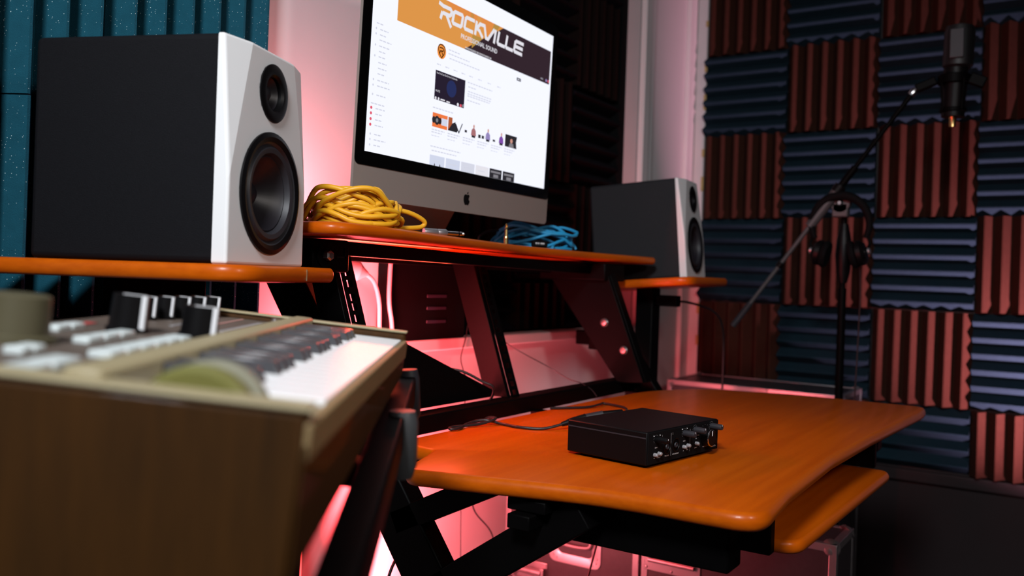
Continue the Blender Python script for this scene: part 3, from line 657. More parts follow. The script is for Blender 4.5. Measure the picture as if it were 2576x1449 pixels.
def knob(t, z, r, ln_, mt='rubber', chrome=False):
    p = fr(t, z); k = MB().lathe([(r*1.04, 0), (r*1.0, ln_*0.9), (r*0.9, ln_), (0, ln_)], p, (0, -1, 0), 24, False, False).build('knob', mt, iface, True)
    q = (p[0], p[1]-ln_-0.0002, p[2]); MB().box((q[0]-r*0.08, q[1], q[2]+r*0.3), (q[0]+r*0.08, q[1]+0.0004, q[2]+r*0.9)).build('pointer', 'print_white', k, False if False else True) if False else None
    mk = MB().box((p[0]-r*0.09, p[1]-ln_-0.0003, p[2]+r*0.25), (p[0]+r*0.09, p[1]-ln_+0.0002, p[2]+r*0.85)); o = mk.build('pointer', 'print_white', iface, True)
    ring = MB()
    for i in range(13):
        a = math.radians(-130+260*i/12); ring.lathe([(0.00035, 0), (0.00035, 0.0002)], (p[0]+math.sin(a)*r*1.5, p[1], p[2]+math.cos(a)*r*1.5), (0, -1, 0), 6)
    ring.build('scale_marks', 'print_grey', iface, True)
    if chrome: MB().lathe([(r*0.93, ln_+0.0002), (r*1.01, ln_-0.0006), (r*1.01, ln_-0.0016)], p, (0, -1, 0), 32, False, False).build('chrome_ring', 'chrome', iface, True)
knob(0.105, 0.755, 0.0043, 0.0205, 'black_plastic'); knob(0.487, 0.77, 0.0046, 0.0195); knob(0.64, 0.81, 0.0046, 0.0185); knob(0.885, 0.82, 0.0046, 0.0195); knob(0.79, 0.50, 0.0130, 0.0135, 'black_plastic', True)
for t in (0.25, 0.37):
    j = MB().lathe([(0.0105, 0), (0.0105, 0.0012), (0.0092, 0.0012), (0.0088, 0.0002)], fr(t, 0.46), (0, -1, 0), 28, True, False).build('input_jack', 'black_plastic', iface, True)
    MB().lathe([(0.0042, 0.0004), (0.0036, 0.0020), (0.0026, 0.0020), (0.0025, 0.0006)], fr(t, 0.46), (0, -1, 0), 20, False, True).build('jack_socket', 'rubber', iface, True)
for t, z in ((0.087, 0.30), (0.140, 0.315), (0.478, 0.345), (0.535, 0.36), (0.658, 0.36)):
    MB().lathe([(0.0030, 0), (0.0030, 0.0045), (0.0022, 0.006), (0.0, 0.0065)], fr(t, z), (0, -1, 0), 14, False, False).build('push_button', 'button_clear', iface, True)
MB().lathe([(0.0045, 0), (0.0045, 0.0012), (0.003, 0.0012)], fr(0.955, 0.30), (0, -1, 0), 20, False, True).build('headphone_jack', 'black_plastic', iface, True)
for t in (0.305, 0.570): MB().box((t*IW-0.0002, -0.0017, zf+IH*0.16), (t*IW+0.0002, -0.0014, zf+IH*0.86)).build('divider', 'print_grey', iface, True)
for s, t, z, h in (('1', 0.185, 0.80, 0.0028), ('2', 0.325, 0.80, 0.0028), ('GAIN', 0.105, 0.49, 0.0020), ('GAIN', 0.487, 0.50, 0.0020), ('-48V', 0.087, 0.185, 0.0017), ('HI-Z/LINE', 0.142, 0.185, 0.0017), ('MIC/LINE', 0.25, 0.17, 0.0020),
                   ('MIC/LINE/INST', 0.37, 0.17, 0.0020), ('-48', 0.478, 0.20, 0.0017), ('INST', 0.535, 0.21, 0.0017), ('MONITORING', 0.66, 0.59, 0.0019), ('USB', 0.66, 0.50, 0.0017), ('DIRECT', 0.658, 0.21, 0.0017), ('MAIN OUT', 0.79, 0.18, 0.0019), ('Rockville', 0.925, 0.12, 0.0030)):
    mb = text_mb(s, 1.0, 'CENTER'); p = fr(t, z); k = h/0.7; mb.v = [V((p[0]+q.x*k, -0.0017, p[2]+q.y*k)) for q in mb.v]; mb.build('panel_print', 'print_white', iface, True, fix=False)
for t, z in ((0.075, 0.865), (0.155, 0.86), (0.455, 0.90), (0.525, 0.90)): MB().lathe([(0.0009, 0), (0.0006, 0.0008)], fr(t, z), (0, -1, 0), 10).build('indicator', 'print_white', iface, True)

# ------------------------------------------------------------------ cables
def cable(name, pts, r, material, label, group=None, n=8, seg=8):
    o = MB().tube(smooth_path(pts, n), r, seg).build(name, material, smooth=60); return tag(o, label, 'cable', group)
dz = DZ+0.0035
cb = empty('interface_cable', (1.36, 0.79, DZ)); tag(cb, 'black cable plugged into the back of the audio interface', 'cable')
MB().tube(smooth_path([(1.392, 0.742, dz+0.016), (1.365, 0.765, dz+0.008), (1.335, 0.790, dz), (1.318, 0.830, dz), (1.325, 0.870, dz), (1.315, 0.905, dz+0.004), (1.285, 0.918, dz), (1.235, 0.900, dz), (1.215, 0.905, dz), (1.235, 0.915, dz), (1.29, 0.895, dz+0.001), (1.325, 0.885, dz+0.008), (1.335, 0.912, dz+0.004), (1.335, 0.932, 0.735), (1.34, 0.935, 0.70)], 8), 0.0026, 8).build('cord', 'black_rubber', cb, smooth=60)
MB().tube([(1.395, 0.738, dz+0.019), (1.375, 0.756, dz+0.012), (1.362, 0.768, dz+0.007)], [0.007, 0.0065, 0.004], 12).build('connector', 'black_plastic', cb)
MB().cyl((1.418, 0.716, dz+0.025), (1.395, 0.738, dz+0.019), 0.0062, 14).build('connector_barrel', 'rubber', cb)
MB().cyl((1.445, 0.690, dz+0.028), (1.418, 0.716, dz+0.025), 0.0055, 14).build('connector_boot', 'black_plastic', cb)
cable('desk_cable', [(1.555, 0.905, dz), (1.595, 0.875, dz), (1.63, 0.855, dz), (1.67, 0.850, dz+0.002), (1.70, 0.855, dz), (1.68, 0.80, dz), (1.645, 0.775, dz)], 0.0026, 'black_rubber', 'short black cable lying along the back of the desktop')
cable('rail_cable', [(1.44, 0.985, 0.765), (1.43, 0.965, 0.785), (1.415, 0.955, 0.805), (1.40, 0.97, 0.815), (1.37, 1.0, 0.835), (1.34, 1.04, 0.84)], 0.0026, 'black_rubber', 'black cable looping up over the back rail by the rack strip')
cable('thin_wire', [(1.735, 1.19, 0.895), (1.73, 1.13, 0.862), (1.75, 1.09, 0.838), (1.79, 1.05, 0.810), (1.80, 1.0, 0.785), (1.80, 0.968, 0.779), (1.79, 0.935, 0.768), (1.78, 0.915, 0.755)], 0.0012, 'black_rubber', 'thin black wire hanging diagonally across the right rack bay')
cable('hanging_wire', [(1.665, 1.20, 0.905), (1.65, 1.195, 0.87), (1.628, 1.19, 0.83), (1.60, 1.16, 0.80), (1.58, 1.14, 0.76), (1.57, 1.13, 0.4), (1.62, 1.12, 0.0)], 0.0012, 'black_rubber', 'thin black wire hanging down from the window sill')
cable('floor_wire', [(1.50, 1.05, 0.72), (1.53, 1.08, 0.60), (1.60, 1.12, 0.50), (1.68, 1.12, 0.42), (1.70, 1.12, 0.3), (1.70, 1.12, 0.0)], 0.0018, 'black_rubber', 'black wire curving down the lit wall below the desktop')
cable('leg_cable', [(1.16, 1.02, 0.70), (1.18, 1.0, 0.62), (1.19, 0.98, 0.56), (1.14, 0.97, 0.50), (1.16, 0.98, 0.42), (1.18, 1.0, 0.2), (1.18, 1.0, 0.0)], 0.0026, 'black_rubber', 'black cable bunched behind the slanted desk leg')
cable('case_wire', [(1.66, 0.80, 0.70), (1.64, 0.80, 0.60), (1.55, 0.80, 0.44), (1.47, 0.80, 0.30), (1.45, 0.8, 0.0)], 0.0022, 'black_rubber', 'black wire hanging in front of the nearest road case')
cable('white_cord', [(1.02, 1.14, 0.74), (0.99, 1.15, 0.66), (0.965, 1.16, 0.58), (0.975, 1.15, 0.50), (1.02, 1.14, 0.44), (1.04, 1.14, 0.0)], 0.004, 'white_cord', 'white cord hanging left of the slanted desk leg')
# white adapter with its cord on the back wall
pl = empty('power_adapter', (1.29, 1.2, 1.02)); tag(pl, 'white power adapter with cord hanging on the wall under the shelf', 'power adapter')
MB().lathe([(0.016, 0), (0.024, 0.012), (0.026, 0.03), (0.012, 0.055), (0.005, 0.07)], (1.245, 1.205, 1.028), V((0.07, -0.005, -0.012)), 20).build('adapter_body', 'white_cord', pl)
MB().tube(smooth_path([(1.31, 1.20, 1.0165), (1.335, 1.20, 1.0), (1.352, 1.20, 0.96), (1.362, 1.205, 0.90), (1.365, 1.20, 0.80), (1.365, 1.2, 0.60)], 8), 0.0045, 10).build('cord', 'white_cord', pl, smooth=60)
cable('wall_cord', [(1.375, 1.19, 1.07), (1.372, 1.19, 1.02), (1.372, 1.19, 0.96), (1.384, 1.19, 0.90), (1.378, 1.19, 0.80), (1.378, 1.19, 0.5)], 0.0045, 'white_cord', 'pale cord running straight down beside the black sill box')
wb = MB().box((1.232, 1.232, 0.95), (1.262, 1.25, 1.06)).build('outlet_box', 'cord_orange', bevel=0.003); tag(wb, 'orange brown outlet box on the wall behind the rack upright', 'outlet')
# black box with three slots on the window sill
eb = empty('equipment_box', (1.52, 1.22, WZ0)); tag(eb, 'black box with three pale slots standing on the window sill', 'equipment box')
MB().box((1.398, 1.205, WZ0), (1.66, 1.30-0.052, 1.045)).build('case', 'matte_black', eb, bevel=0.003)
for z in (0.915, 0.945, 0.972):
    MB().box((1.515, 1.2035, z-0.0035), (1.585, 1.2055, z+0.0035)).build('slot', 'slot_grey', eb, bevel=0.001)

# coiled instrument cables on the shelf
def coil(name, cx, cy, cz, ax, a, b2, loops, r, material, label, h):
    root = empty(name, (cx, cy, cz)); tag(root, label, 'cable'); A = V((ax[0], ax[1], 0)).normalized(); B = V((-A.y, A.x, 0))
    pts = []; n = 22
    for k in range(loops):
        da, db = random.uniform(-.14, .10), random.uniform(-.25, .2); ox, oy = random.uniform(-.010, .010), random.uniform(-.008, .008); z0 = r*1.05+h*(k/max(1, loops-1)); tx, ty = random.uniform(-.10, .16), random.uniform(-.2, .2)
        for i in range(n):
            t = 2*math.pi*i/n; la = a*(1+da)*math.cos(t); lb = b2*(1+db)*math.sin(t)
            z = max(r, z0+h*0.30*math.sin(t*2+k)+la*tx*0.5+lb*ty*0.5-max(0, abs(la)-a*0.6)*h/a*1.2*(k/loops))
            pts.append(V((cx, cy, cz+z))+A*(la+ox)+B*(lb+oy))
    pts = smooth_path(pts, 3)
    MB().tube(pts, r, 8).build('coiled_cord', material, root, smooth=60)
    return root
zy = shz(1.02)
yc = coil('yellow_cable', 1.022, 0.968, zy, r_, 0.066, 0.052, 13, 0.0042, 'yellow_rubber', 'coiled yellow cable at the left end of the monitor shelf', 0.044)
MB().tube(smooth_path([(1.04, 0.965, zy+0.034), (1.065, 0.945, zy+0.034), (1.105, 0.925, zy+0.030), (1.135, 0.915, zy+0.018), (1.132, 0.918, zy+0.008), (1.10, 0.925, zy+0.004), (1.07, 0.93, zy+0.004)], 8), 0.0040, 8).build('loose_loop', 'yellow_rubber', yc, smooth=60)
MB().tube(smooth_path([(1.055, 0.97, zy+0.016), (1.07, 0.952, zy+0.018), (1.066, 0.945, zy+0.012), (1.05, 0.955, zy+0.008)], 6), 0.0046, 8).build('loose_loop', 'yellow_rubber', yc, smooth=60)
zb = shz(1.75)
bc = coil('blue_cable', 1.752, 1.080, zb, (0.62, -0.78), 0.094, 0.045, 8, 0.0036, 'blue_rubber', 'coiled blue cable with black plugs at the right end of the monitor shelf', 0.044)
MB().tube(smooth_path([(1.70, 1.15, zb+0.030), (1.73, 1.12, zb+0.062), (1.79, 1.06, zb+0.040), (1.825, 1.02, zb+0.018), (1.83, 1.01, zb+0.004)], 8), 0.0036, 8).build('loose_loop', 'blue_rubber', bc, smooth=60)
MB().tube(smooth_path([(1.655, 1.10, zb+0.004), (1.68, 1.10, zb+0.03), (1.72, 1.08, zb+0.045), (1.77, 1.04, zb+0.035), (1.82, 1.01, zb+0.01)], 8), 0.0034, 8).build('loose_loop', 'blue_rubber', bc, smooth=60)
MB().tube(smooth_path([(1.675, 1.13, zb+0.04), (1.645, 1.14, zb+0.036), (1.62, 1.145, zb+0.02), (1.63, 1.14, zb+0.006), (1.65, 1.13, zb+0.003)], 8), 0.0026, 8).build('tail', 'black_rubber', bc, smooth=60)
MB().tube(smooth_path([(1.72, 1.01, zb+0.004), (1.755, 1.025, zb+0.014), (1.80, 1.035, zb+0.026)], 8), 0.0034, 8).build('loose_loop', 'blue_rubber', bc, smooth=60)
pg = MB().lathe([(0.006, 0), (0.009, 0.004), (0.009, 0.032), (0.006, 0.036)], (1.672, 1.035, zb+0.0095), (0.6, -0.42, -0.01), 16).build('plug_housing', 'matte_black', bc)
for i, (a, w) in enumerate(((0.008, 0.004), (0.0135, 0.004), (0.020, 0.010))):
    d = V((0.6, -0.42, -0.01)).normalized(); q = V((1.672, 1.035, zb+0.0095))+d*a; nrm = V((-0.84, -0.54, 0.12)).normalized()
    MB().bar(q+nrm*0.0092, q+nrm*0.0092+d*w, 0.0008, 0.0042, up=(0,0,1)).build('plug_print', 'print_white', bc)
MB().lathe([(0.005, 0), (0.0085, 0.004), (0.0085, 0.03), (0.005, 0.036)], (1.812, 1.015, zb+0.009), (0.5, 0.3, 0), 16).build('plug_housing', 'rubber', bc)
# silver jack plug lying on the shelf
jp = empty('jack_plug', (1.17, 0.945, shz(1.17))); tag(jp, 'silver jack plug lying on the shelf beside the yellow cable', 'jack plug')
jd = V((0.92, -0.38, 0)).normalized()*1.0; jo = V((1.215, 0.979, shz(1.22)+0.0066))
MB().lathe([(0.0058, 0.0000), (0.0065, 0.0024), (0.0065, 0.0260), (0.0058, 0.0277), (0.0065, 0.0295), (0.0065, 0.0448), (0.0050, 0.0472)], jo, jd, 18).build('plug_barrel', 'hardware_steel', jp)
MB().lathe([(0.0036, 0.0472), (0.0036, 0.0708)], jo, jd, 14).build('plug_sleeve', 'chrome', jp)
MB().lathe([(0.0034, 0.0708), (0.0034, 0.0737)], jo, jd, 14).build('insulator', 'black_plastic', jp)
MB().lathe([(0.0036, 0.0737), (0.0038, 0.0779), (0.0025, 0.0791), (0.0034, 0.0820), (0.0009, 0.0855)], jo, jd, 14).build('plug_tip', 'chrome', jp)
# gold adapter standing upright
ga = empty('plug_adapter', (1.50, 1.0, shz(1.5))); tag(ga, 'small gold plug adapter standing upright at the shelf edge', 'plug adapter')
go = (1.505, 0.995, shz(1.5))
MB().lathe([(0.0052, 0), (0.0052, 0.010), (0.0046, 0.0105), (0.0046, 0.012), (0.0052, 0.0125), (0.0044, 0.016)], go, (0,0,1), 18).build('adapter_barrel', 'gold', ga)
MB().lathe([(0.0036, 0.016), (0.0032, 0.030)], go, (0,0,1), 14).build('plug_sleeve', 'gold', ga)
MB().lathe([(0.0030, 0.030), (0.0030, 0.0318)], go, (0,0,1), 14).build('insulator', 'black_plastic', ga)
MB().lathe([(0.0032, 0.0318), (0.0034, 0.0355), (0.0021, 0.0365), (0.0031, 0.039), (0.0008, 0.0425)], go, (0,0,1), 14).build('plug_tip', 'gold', ga)

# ------------------------------------------------------------------ microphone stand, microphone, headphones
st = empty('microphone_stand', (2.62, 0.571, 0)); tag(st, 'black boom microphone stand in front of the foam wall', 'microphone stand')
MB().cyl((2.62, 0.571, 0.0), (2.62, 0.571, 1.02), 0.0115, 16).build('lower_tube', 'black_metal', st)
MB().cyl((2.62, 0.571, 1.0), (2.62, 0.573, 1.24), 0.008, 16).build('upper_tube', 'black_metal', st)
MB().lathe([(0.012, 0), (0.019, 0.03), (0.023, 0.08), (0.020, 0.125), (0.013, 0.16), (0.011, 0.17)], (2.62, 0.571, 1.035), (0,0,1), 20).build('height_clutch', 'black_plastic', st)
for k in range(3):
    a = math.pi+2.094*k; MB().cyl((2.62, 0.571, 0.10), (2.62+0.26*math.cos(a), 0.571+0.26*math.sin(a), 0.012), 0.009, 12).build('leg', 'black_metal', st)
# pivot and boom
piv = V((2.598, 0.578, 1.262))
MB().lathe([(0.026, -0.012), (0.028, -0.008), (0.028, 0.008), (0.026, 0.012)], piv, (1, 0, 0), 24).build('pivot_head', 'stand_grey', st)
MB().box((piv.x-0.012, piv.y-0.022, 1.222), (piv.x+0.02, piv.y+0.022, 1.262)).build('pivot_yoke', 'stand_grey', st, bevel=0.004)
MB().lathe([(0.009, 0), (0.009, 0.004), (0.005, 0.008)], piv-V((0.013, 0, 0)), (-1, 0, 0), 16).build('pivot_bolt', 'chrome', st)
P0 = V((2.56, 0.862, 0.905)); P1 = V((2.60, 0.392, 1.572)); bd = (P1-P0).normalized()
MB().cyl(P0, P0+bd*0.30, 0.0062, 14).build('boom_rod', 'stand_grey', st)
MB().cyl(P0+bd*-0.01, P0+bd*0.075, 0.0092, 14).build('boom_grip', 'rubber', st)
MB().lathe([(0.010, 0), (0.010, 0.016)], P0+bd*0.21, bd, 14).build('boom_collar', 'black_plastic', st)
MB().cyl(P0+bd*0.355, P0+bd*0.475, 0.0145, 18).build('boom_grip', 'stand_grey', st)
MB().cyl(P0+bd*0.29, P0+bd*0.36, 0.0065, 14).build('boom_rod', 'stand_grey', st)
MB().lathe([(0.017, 0), (0.017, 0.022)], P0+bd*0.475, bd, 16).build('boom_knob', 'black_plastic', st)
MB().cyl(P0+bd*0.49, P0+bd*0.56, 0.0105, 14).build('boom_sleeve', 'black_metal', st)
MB().cyl(P0+bd*0.55, P1, 0.0068, 14).build('boom_tube', 'black_metal', st)
MB().lathe([(0.010, 0), (0.011, 0.01), (0.008, 0.02)], P1-bd*0.02, bd, 14).build('thread_collar', 'chrome', st)
# microphone in its shock mount
mc = empty('condenser_microphone', (2.61, 0.30, 1.485)); tag(mc, 'black studio microphone hanging in its mount on the boom', 'microphone')
mo = V((2.61, 0.300, 1.490))
MB().lathe([(0.0285, 0), (0.0290, 0.004), (0.0290, 0.10), (0.0300, 0.105), (0.0300, 0.130)], mo, (0.0, -0.03, 1), 28).build('body', 'black_plastic', mc)
MB().lathe([(0.0300, 0.130), (0.0375, 0.136), (0.0380, 0.225), (0.034, 0.242), (0.015, 0.248), (0.0, 0.249)], mo+V((0, -0.004, 0)), (0.0, -0.03, 1), 28, True, False).build('grille', 'mic_grille', mc)
MB().box((mo.x-0.044, mo.y-0.026, mo.z+0.150), (mo.x-0.036, mo.y+0.008, mo.z+0.228)).build('badge_plate', 'rubber', mc, bevel=0.002)
MB().lathe([(0.0085, -0.026), (0.0085, -0.004), (0.0105, 0.0)], mo, (0, 0, 1), 16).build('connector', 'gold', mc)
MB().lathe([(0.036, 0.088), (0.040, 0.090), (0.040, 0.112), (0.036, 0.114)], mo, (0, 0, 1), 28, False, False).build('mount_ring', 'black_metal', mc)
MB().lathe([(0.030, 0.012), (0.033, 0.014), (0.033, 0.022), (0.030, 0.024)], mo, (0, 0, 1), 28, False, False).build('mount_ring', 'black_metal', mc)
MB().bar(P1+V((0, 0, 0.0)), (2.605, 0.342, 1.592), 0.02, 0.022).build('mount_arm', 'black_metal', mc, bevel=0.003)
MB().bar((2.605, 0.262, 1.592), (2.61, 0.225, 1.575), 0.016, 0.03).build('mount_knob', 'black_metal', mc, bevel=0.003)
for a in range(4):
    t = math.pi/4+a*math.pi/2; c_, s_ = math.cos(t), math.sin(t)
    MB().cyl(mo+V((0.033*c_, 0.033*s_, 0.018)), mo+V((0.038*c_, 0.038*s_, 0.098)), 0.003, 8).build('mount_rod', 'black_metal', mc)
# headphones hanging on the stand
hp = empty('headphones', (2.60, 0.573, 1.10)); tag(hp, 'black headphones hung over the microphone stand clutch', 'headphones')
pts = []
for i in range(25):
    t = math.radians(-28+236*i/24); pts.append((2.575+0.0*i, 0.573-0.078*math.cos(t), 1.200+0.082*math.sin(t)))
MB().tube(pts, [0.008+0.005*math.sin(math.pi*i/24) for i in range(25)], 10).build('headband', 'matte_black', hp, smooth=60)
for s in (-1, 1):
    c_ = V((2.575, 0.573+s*0.048, 1.118)); ax = V((0.0, s, 0.25)).normalized()
    cup = MB().lathe([(0.030, 0), (0.036, 0.006), (0.036, 0.018), (0.026, 0.028), (0.0, 0.030)], c_-ax*0.004, ax, 24, True, False).build('ear_cup', 'black_plastic', hp)
    MB().lathe([(0.020, -0.012), (0.036, -0.012), (0.040, -0.004), (0.036, 0.004)], c_-ax*0.006, ax, 24, True, False).build('ear_pad', 'matte_black', hp)
    MB().tube([c_+ax*0.026+V((0, 0, 0.0)), c_+ax*0.034+V((0, 0, 0.02)), V((2.575, 0.573+s*0.076, 1.165))], 0.0045, 8).build('yoke', 'black_metal', hp)
    MB().lathe([(0.010, 0.029), (0.010, 0.034), (0.007, 0.036)], c_, ax, 14).build('cup_badge', 'hardware_steel', hp)
for z in (1.148, 1.090): MB().box((2.566, 0.520, z-0.003), (2.574, 0.534, z+0.003)).build('side_mark', 'red_print', hp, bevel=0.001)
cable('headphone_cord', [(2.60, 0.522, 1.085), (2.62, 0.522, 1.0), (2.63, 0.526, 0.85), (2.63, 0.53, 0.6), (2.64, 0.53, 0.0)], 0.0022, 'black_rubber', 'thin black cord hanging from the headphones beside the stand')
cable('speaker_power_cord', [(2.24, 0.93, 0.968), (2.27, 0.905, 0.968), (2.33, 0.885, 0.958), (2.40, 0.87, 0.94), (2.47, 0.87, 0.90), (2.52, 0.88, 0.80), (2.54, 0.89, 0.4), (2.54, 0.89, 0.0)], 0.0032, 'black_rubber', 'black power cord curving away from the post under the far speaker')

# ------------------------------------------------------------------ road cases
def road_case(lo, hi, label, handles):
    root = empty('road_case', ((lo[0]+hi[0])/2, (lo[1]+hi[1])/2, lo[2])); tag(root, label, 'road case', 'road cases around the desk')
    MB().box(lo, hi).build('panel_body', 'case_laminate', root, bevel=0.003)
    e = 0.014
    xs_, ys_, zs_ = (lo[0], hi[0]), (lo[1], hi[1]), (lo[2], hi[2])
    for i, x in enumerate(xs_):
        for j, y in enumerate(ys_):
            sx, sy = (-1, 1)[i], (-1, 1)[j]
            MB().box((min(x-sx*e, x+sx*.0016), min(y-sy*e, y+sy*.0016), lo[2]), (max(x-sx*e, x+sx*.0016), max(y-sy*e, y+sy*.0016), hi[2])).build('edge_extrusion', 'hardware_steel', root, bevel=0.001)
    for j, y in enumerate(ys_):
        for z in zs_:
            sy = (-1, 1)[j]; sz = 1 if z == zs_[1] else -1
            MB().box((lo[0], min(y-sy*e, y+sy*.002), min(z-sz*e, z+sz*.002)), (hi[0], max(y-sy*e, y+sy*.002), max(z-sz*e, z+sz*.002))).build('edge_extrusion', 'hardware_steel', root, bevel=0.001)
    for i, x in enumerate(xs_):
        for z in zs_:
            sx = (-1, 1)[i]; sz = 1 if z == zs_[1] else -1
            MB().box((min(x-sx*e, x+sx*.002), lo[1], min(z-sz*e, z+sz*.002)), (max(x-sx*e, x+sx*.002), hi[1], max(z-sz*e, z+sz*.002))).build('edge_extrusion', 'hardware_steel', root, bevel=0.001)
            for y in ys_: MB().lathe([(0.019, 0), (0.017, 0.006), (0.010, 0.011), (0.0, 0.013)], (x+sx*-0.012, y-(0.012 if y == ys_[1] else -0.012), z+sz*-0.008), (sx, 0.6 if y == ys_[1] else -0.6, sz*0.8), 16, True, False).build('ball_corner', 'hardware_steel', root)
    for (kind, y, z, w, h) in handles:
        x = lo[0]
        if kind == 'dish':
            ol = [(p[0], p[1]) for p in fillet([(y-w/2, z-h/2, 0.02), (y+w/2, z-h/2, 0.02), (y+w/2, z+h/2, 0.02), (y-w/2, z+h/2, 0.02)], 5)]
            il = [((p[0]-y)*0.72+y, (p[1]-z)*0.72+z) for p in ol]; n = len(ol); mb = MB()
            mb.add([(x-0.003, p[0], p[1]) for p in ol]+[(x-0.003, p[0], p[1]) for p in il]+[(x-0.0005, p[0], p[1]) for p in ol]+[(x-0.0008, p[0]*0.9+y*0.1, p[1]*0.9+z*0.1) for p in il],
                   [(i, (i+1) % n, n+(i+1) % n, n+i) for i in range(n)]+[(i, (i+1) % n, 2*n+(i+1) % n, 2*n+i) for i in range(n)]+[(n+i, n+(i+1) % n, 3*n+(i+1) % n, 3*n+i) for i in range(n)])
            d = mb.build('recessed_dish', 'hardware_steel', root)
            MB().prism([(x-0.0012, p[0], p[1]) for p in il], (0.0006, 0, 0)).build('dish_floor', 'case_laminate', d)
            for i in range(10):
                k = (i*n)//10; p = ((ol[k][0]+il[k][0])/2, (ol[k][1]+il[k][1])/2)
                MB().lathe([(0.0032, 0), (0.002, 0.002), (0, 0.0024)], (x-0.003, p[0], p[1]), (-1, 0, 0), 8, True, False).build('rivet', 'hardware_steel', d)
            MB().tube(smooth_path([(x-0.004, y+w*0.30, z+h*0.10), (x-0.010, y+w*0.28, z-h*0.12), (x-0.010, y-w*0.28, z-h*0.12), (x-0.004, y-w*0.30, z+h*0.10)], 6), 0.004, 8).build('grab_handle', 'hardware_steel', d)
            MB().box((x-0.008, y-w*0.18, z+h*0.12), (x-0.0012, y+w*0.18, z+h*0.26)).build('latch', 'hardware_steel', d, bevel=0.002)
        else:
            p_ = MB().box((x-0.003, y-w/2, z-h/2), (x-0.0005, y+w/2, z+h/2)).build('handle_plate', 'hardware_steel', root, bevel=0.001)
            MB().cyl((x-0.014, y-w*0.40, z+h*0.18), (x-0.014, y+w*0.40, z+h*0.18), 0.008, 14).build('handle_grip', 'hardware_steel', p_)
            for yy in (y-w*0.42, y+w*0.42): MB().box((x-0.018, yy-0.006, z-h*0.1), (x-0.002, yy+0.006, z+h*0.36)).build('handle_mount', 'hardware_steel', p_, bevel=0.002)
            MB().cyl((x-0.008, y-w*0.40, z-h*0.20), (x-0.008, y+w*0.40, z-h*0.20), 0.005, 12).build('spring_rod', 'hardware_steel', p_)
            for yy in (y-w*0.45, y, y+w*0.45):
                for zz in (z-h*0.42, z+h*0.42): MB().lathe([(0.0035, 0), (0.002, 0.002), (0, 0.0024)], (x-0.003, yy, zz), (-1, 0, 0), 8, True, False).build('rivet', 'hardware_steel', p_)
    return root
road_case((1.86, 0.835, 0), (2.16, 1.20, 0.495), 'black road case with recessed metal handle dish against the back wall', [('dish', 1.0, 0.398, 0.14, 0.13), ('bar', 1.125, 0.285, 0.10, 0.07)])
road_case((1.86, 0.40, 0), (2.02, 0.825, 0.495), 'black road case with sprung bar handle below the keyboard tray', [('bar', 0.752, 0.405, 0.135, 0.085)])
road_case((2.80, 0.60, 0), (3.08, 1.17, 0.688), 'tall black road case beneath the foam wall behind the desk', [])

# ------------------------------------------------------------------ synthesizer keyboard and its stand
KA = math.radians(35)
MK = Matrix.Translation((0.2926, 0.3023, 0.949)) @ Matrix.Rotation(KA, 4, 'Z') @ Matrix.Rotation(0.09, 4, 'X')
syn = empty('synthesizer_keyboard', (0.47, 0.52, 0.89)); tag(syn, 'vintage style cream synthesizer with wooden ends in the blurred foreground', 'synthesizer')
def sy(mb, name, material, parent=None, bevel=0.0): mb.xf(MK); return mb.build(name, material, parent or syn, bevel=bevel)
KL, KD, KH = 0.545, 0.262, 0.098
sy(MB().box((0.0, 0.0, -KH), (0.014, KD, 0.004)), 'end_panel', 'synth_wood', bevel=0.003)
sy(MB().box((KL-0.012, 0.0, -0.040), (KL, KD, 0.006)), 'end_panel', 'synth_wood', bevel=0.004)
sy(MB().box((0.014, 0.0, -0.040), (KL-0.012, KD, -0.014)), 'chassis', 'synth_wood', bevel=0.002)
sy(MB().prism([(0.0, -0.0015, -0.012), (KL-0.012, -0.0015, -0.012), (KL-0.012, -0.0015, -0.038), (0.0, -0.0015, -0.078)], (0, 0.0015, 0)), 'front_board', 'synth_wood', bevel=0.0005)
sy(MB().box((0.002, -0.0028, -0.020), (KL-0.012, 0.003, -0.0015)), 'key_slip', 'synth_tan', bevel=0.001)
sy(MB().box((0.010, 0.002, -0.016), (0.072, 0.106, -0.004)), 'wheel_block', 'synth_cream', bevel=0.002)
sy(MB().box((0.010, 0.100, -0.014), (KL-0.012, 0.120, 0.011)), 'ridge', 'synth_cream', bevel=0.003)
sy(MB().box((0.010, 0.118, -0.014), (KL-0.012, KD-0.006, 0.001)), 'control_panel', 'synth_panel', bevel=0.001)
sy(MB().box((0.010, KD-0.010, -0.03), (KL-0.30, KD, 0.010)), 'rear_edge', 'synth_cream', bevel=0.002)
for x, mt in ((0.026, 'wheel_olive'), (0.052, 'wheel_grey')):
    sy(MB().lathe([(0.0, -0.0075), (0.028, -0.0075), (0.031, -0.004), (0.031, 0.004), (0.028, 0.0075), (0.0, 0.0075)], (x, 0.058, -0.014), (1, 0, 0), 36, False, False), 'pitch_wheel', mt)
sy(MB().box((-0.001, -0.001, 0.004), (0.020, KD, 0.0065)), 'lit_top_edge', 'synth_cream', bevel=0.001)  # cream strip painting the light on the near end's top edge
sy(MB().box((KL-0.013, -0.001, 0.006), (KL+0.001, KD, 0.0085)), 'lit_top_edge', 'synth_cream', bevel=0.001)  # same wood in truth; pale strip stands for light along its top
NW = 22; kx0 = 0.074; kw = (KL-0.013-kx0)/NW
for i in range(NW):
    sy(MB().box((kx0+i*kw+0.0004, 0.004, -0.012), (kx0+(i+1)*kw-0.0004, 0.100, -0.001)), 'white_key', 'key_white', bevel=0.0008)
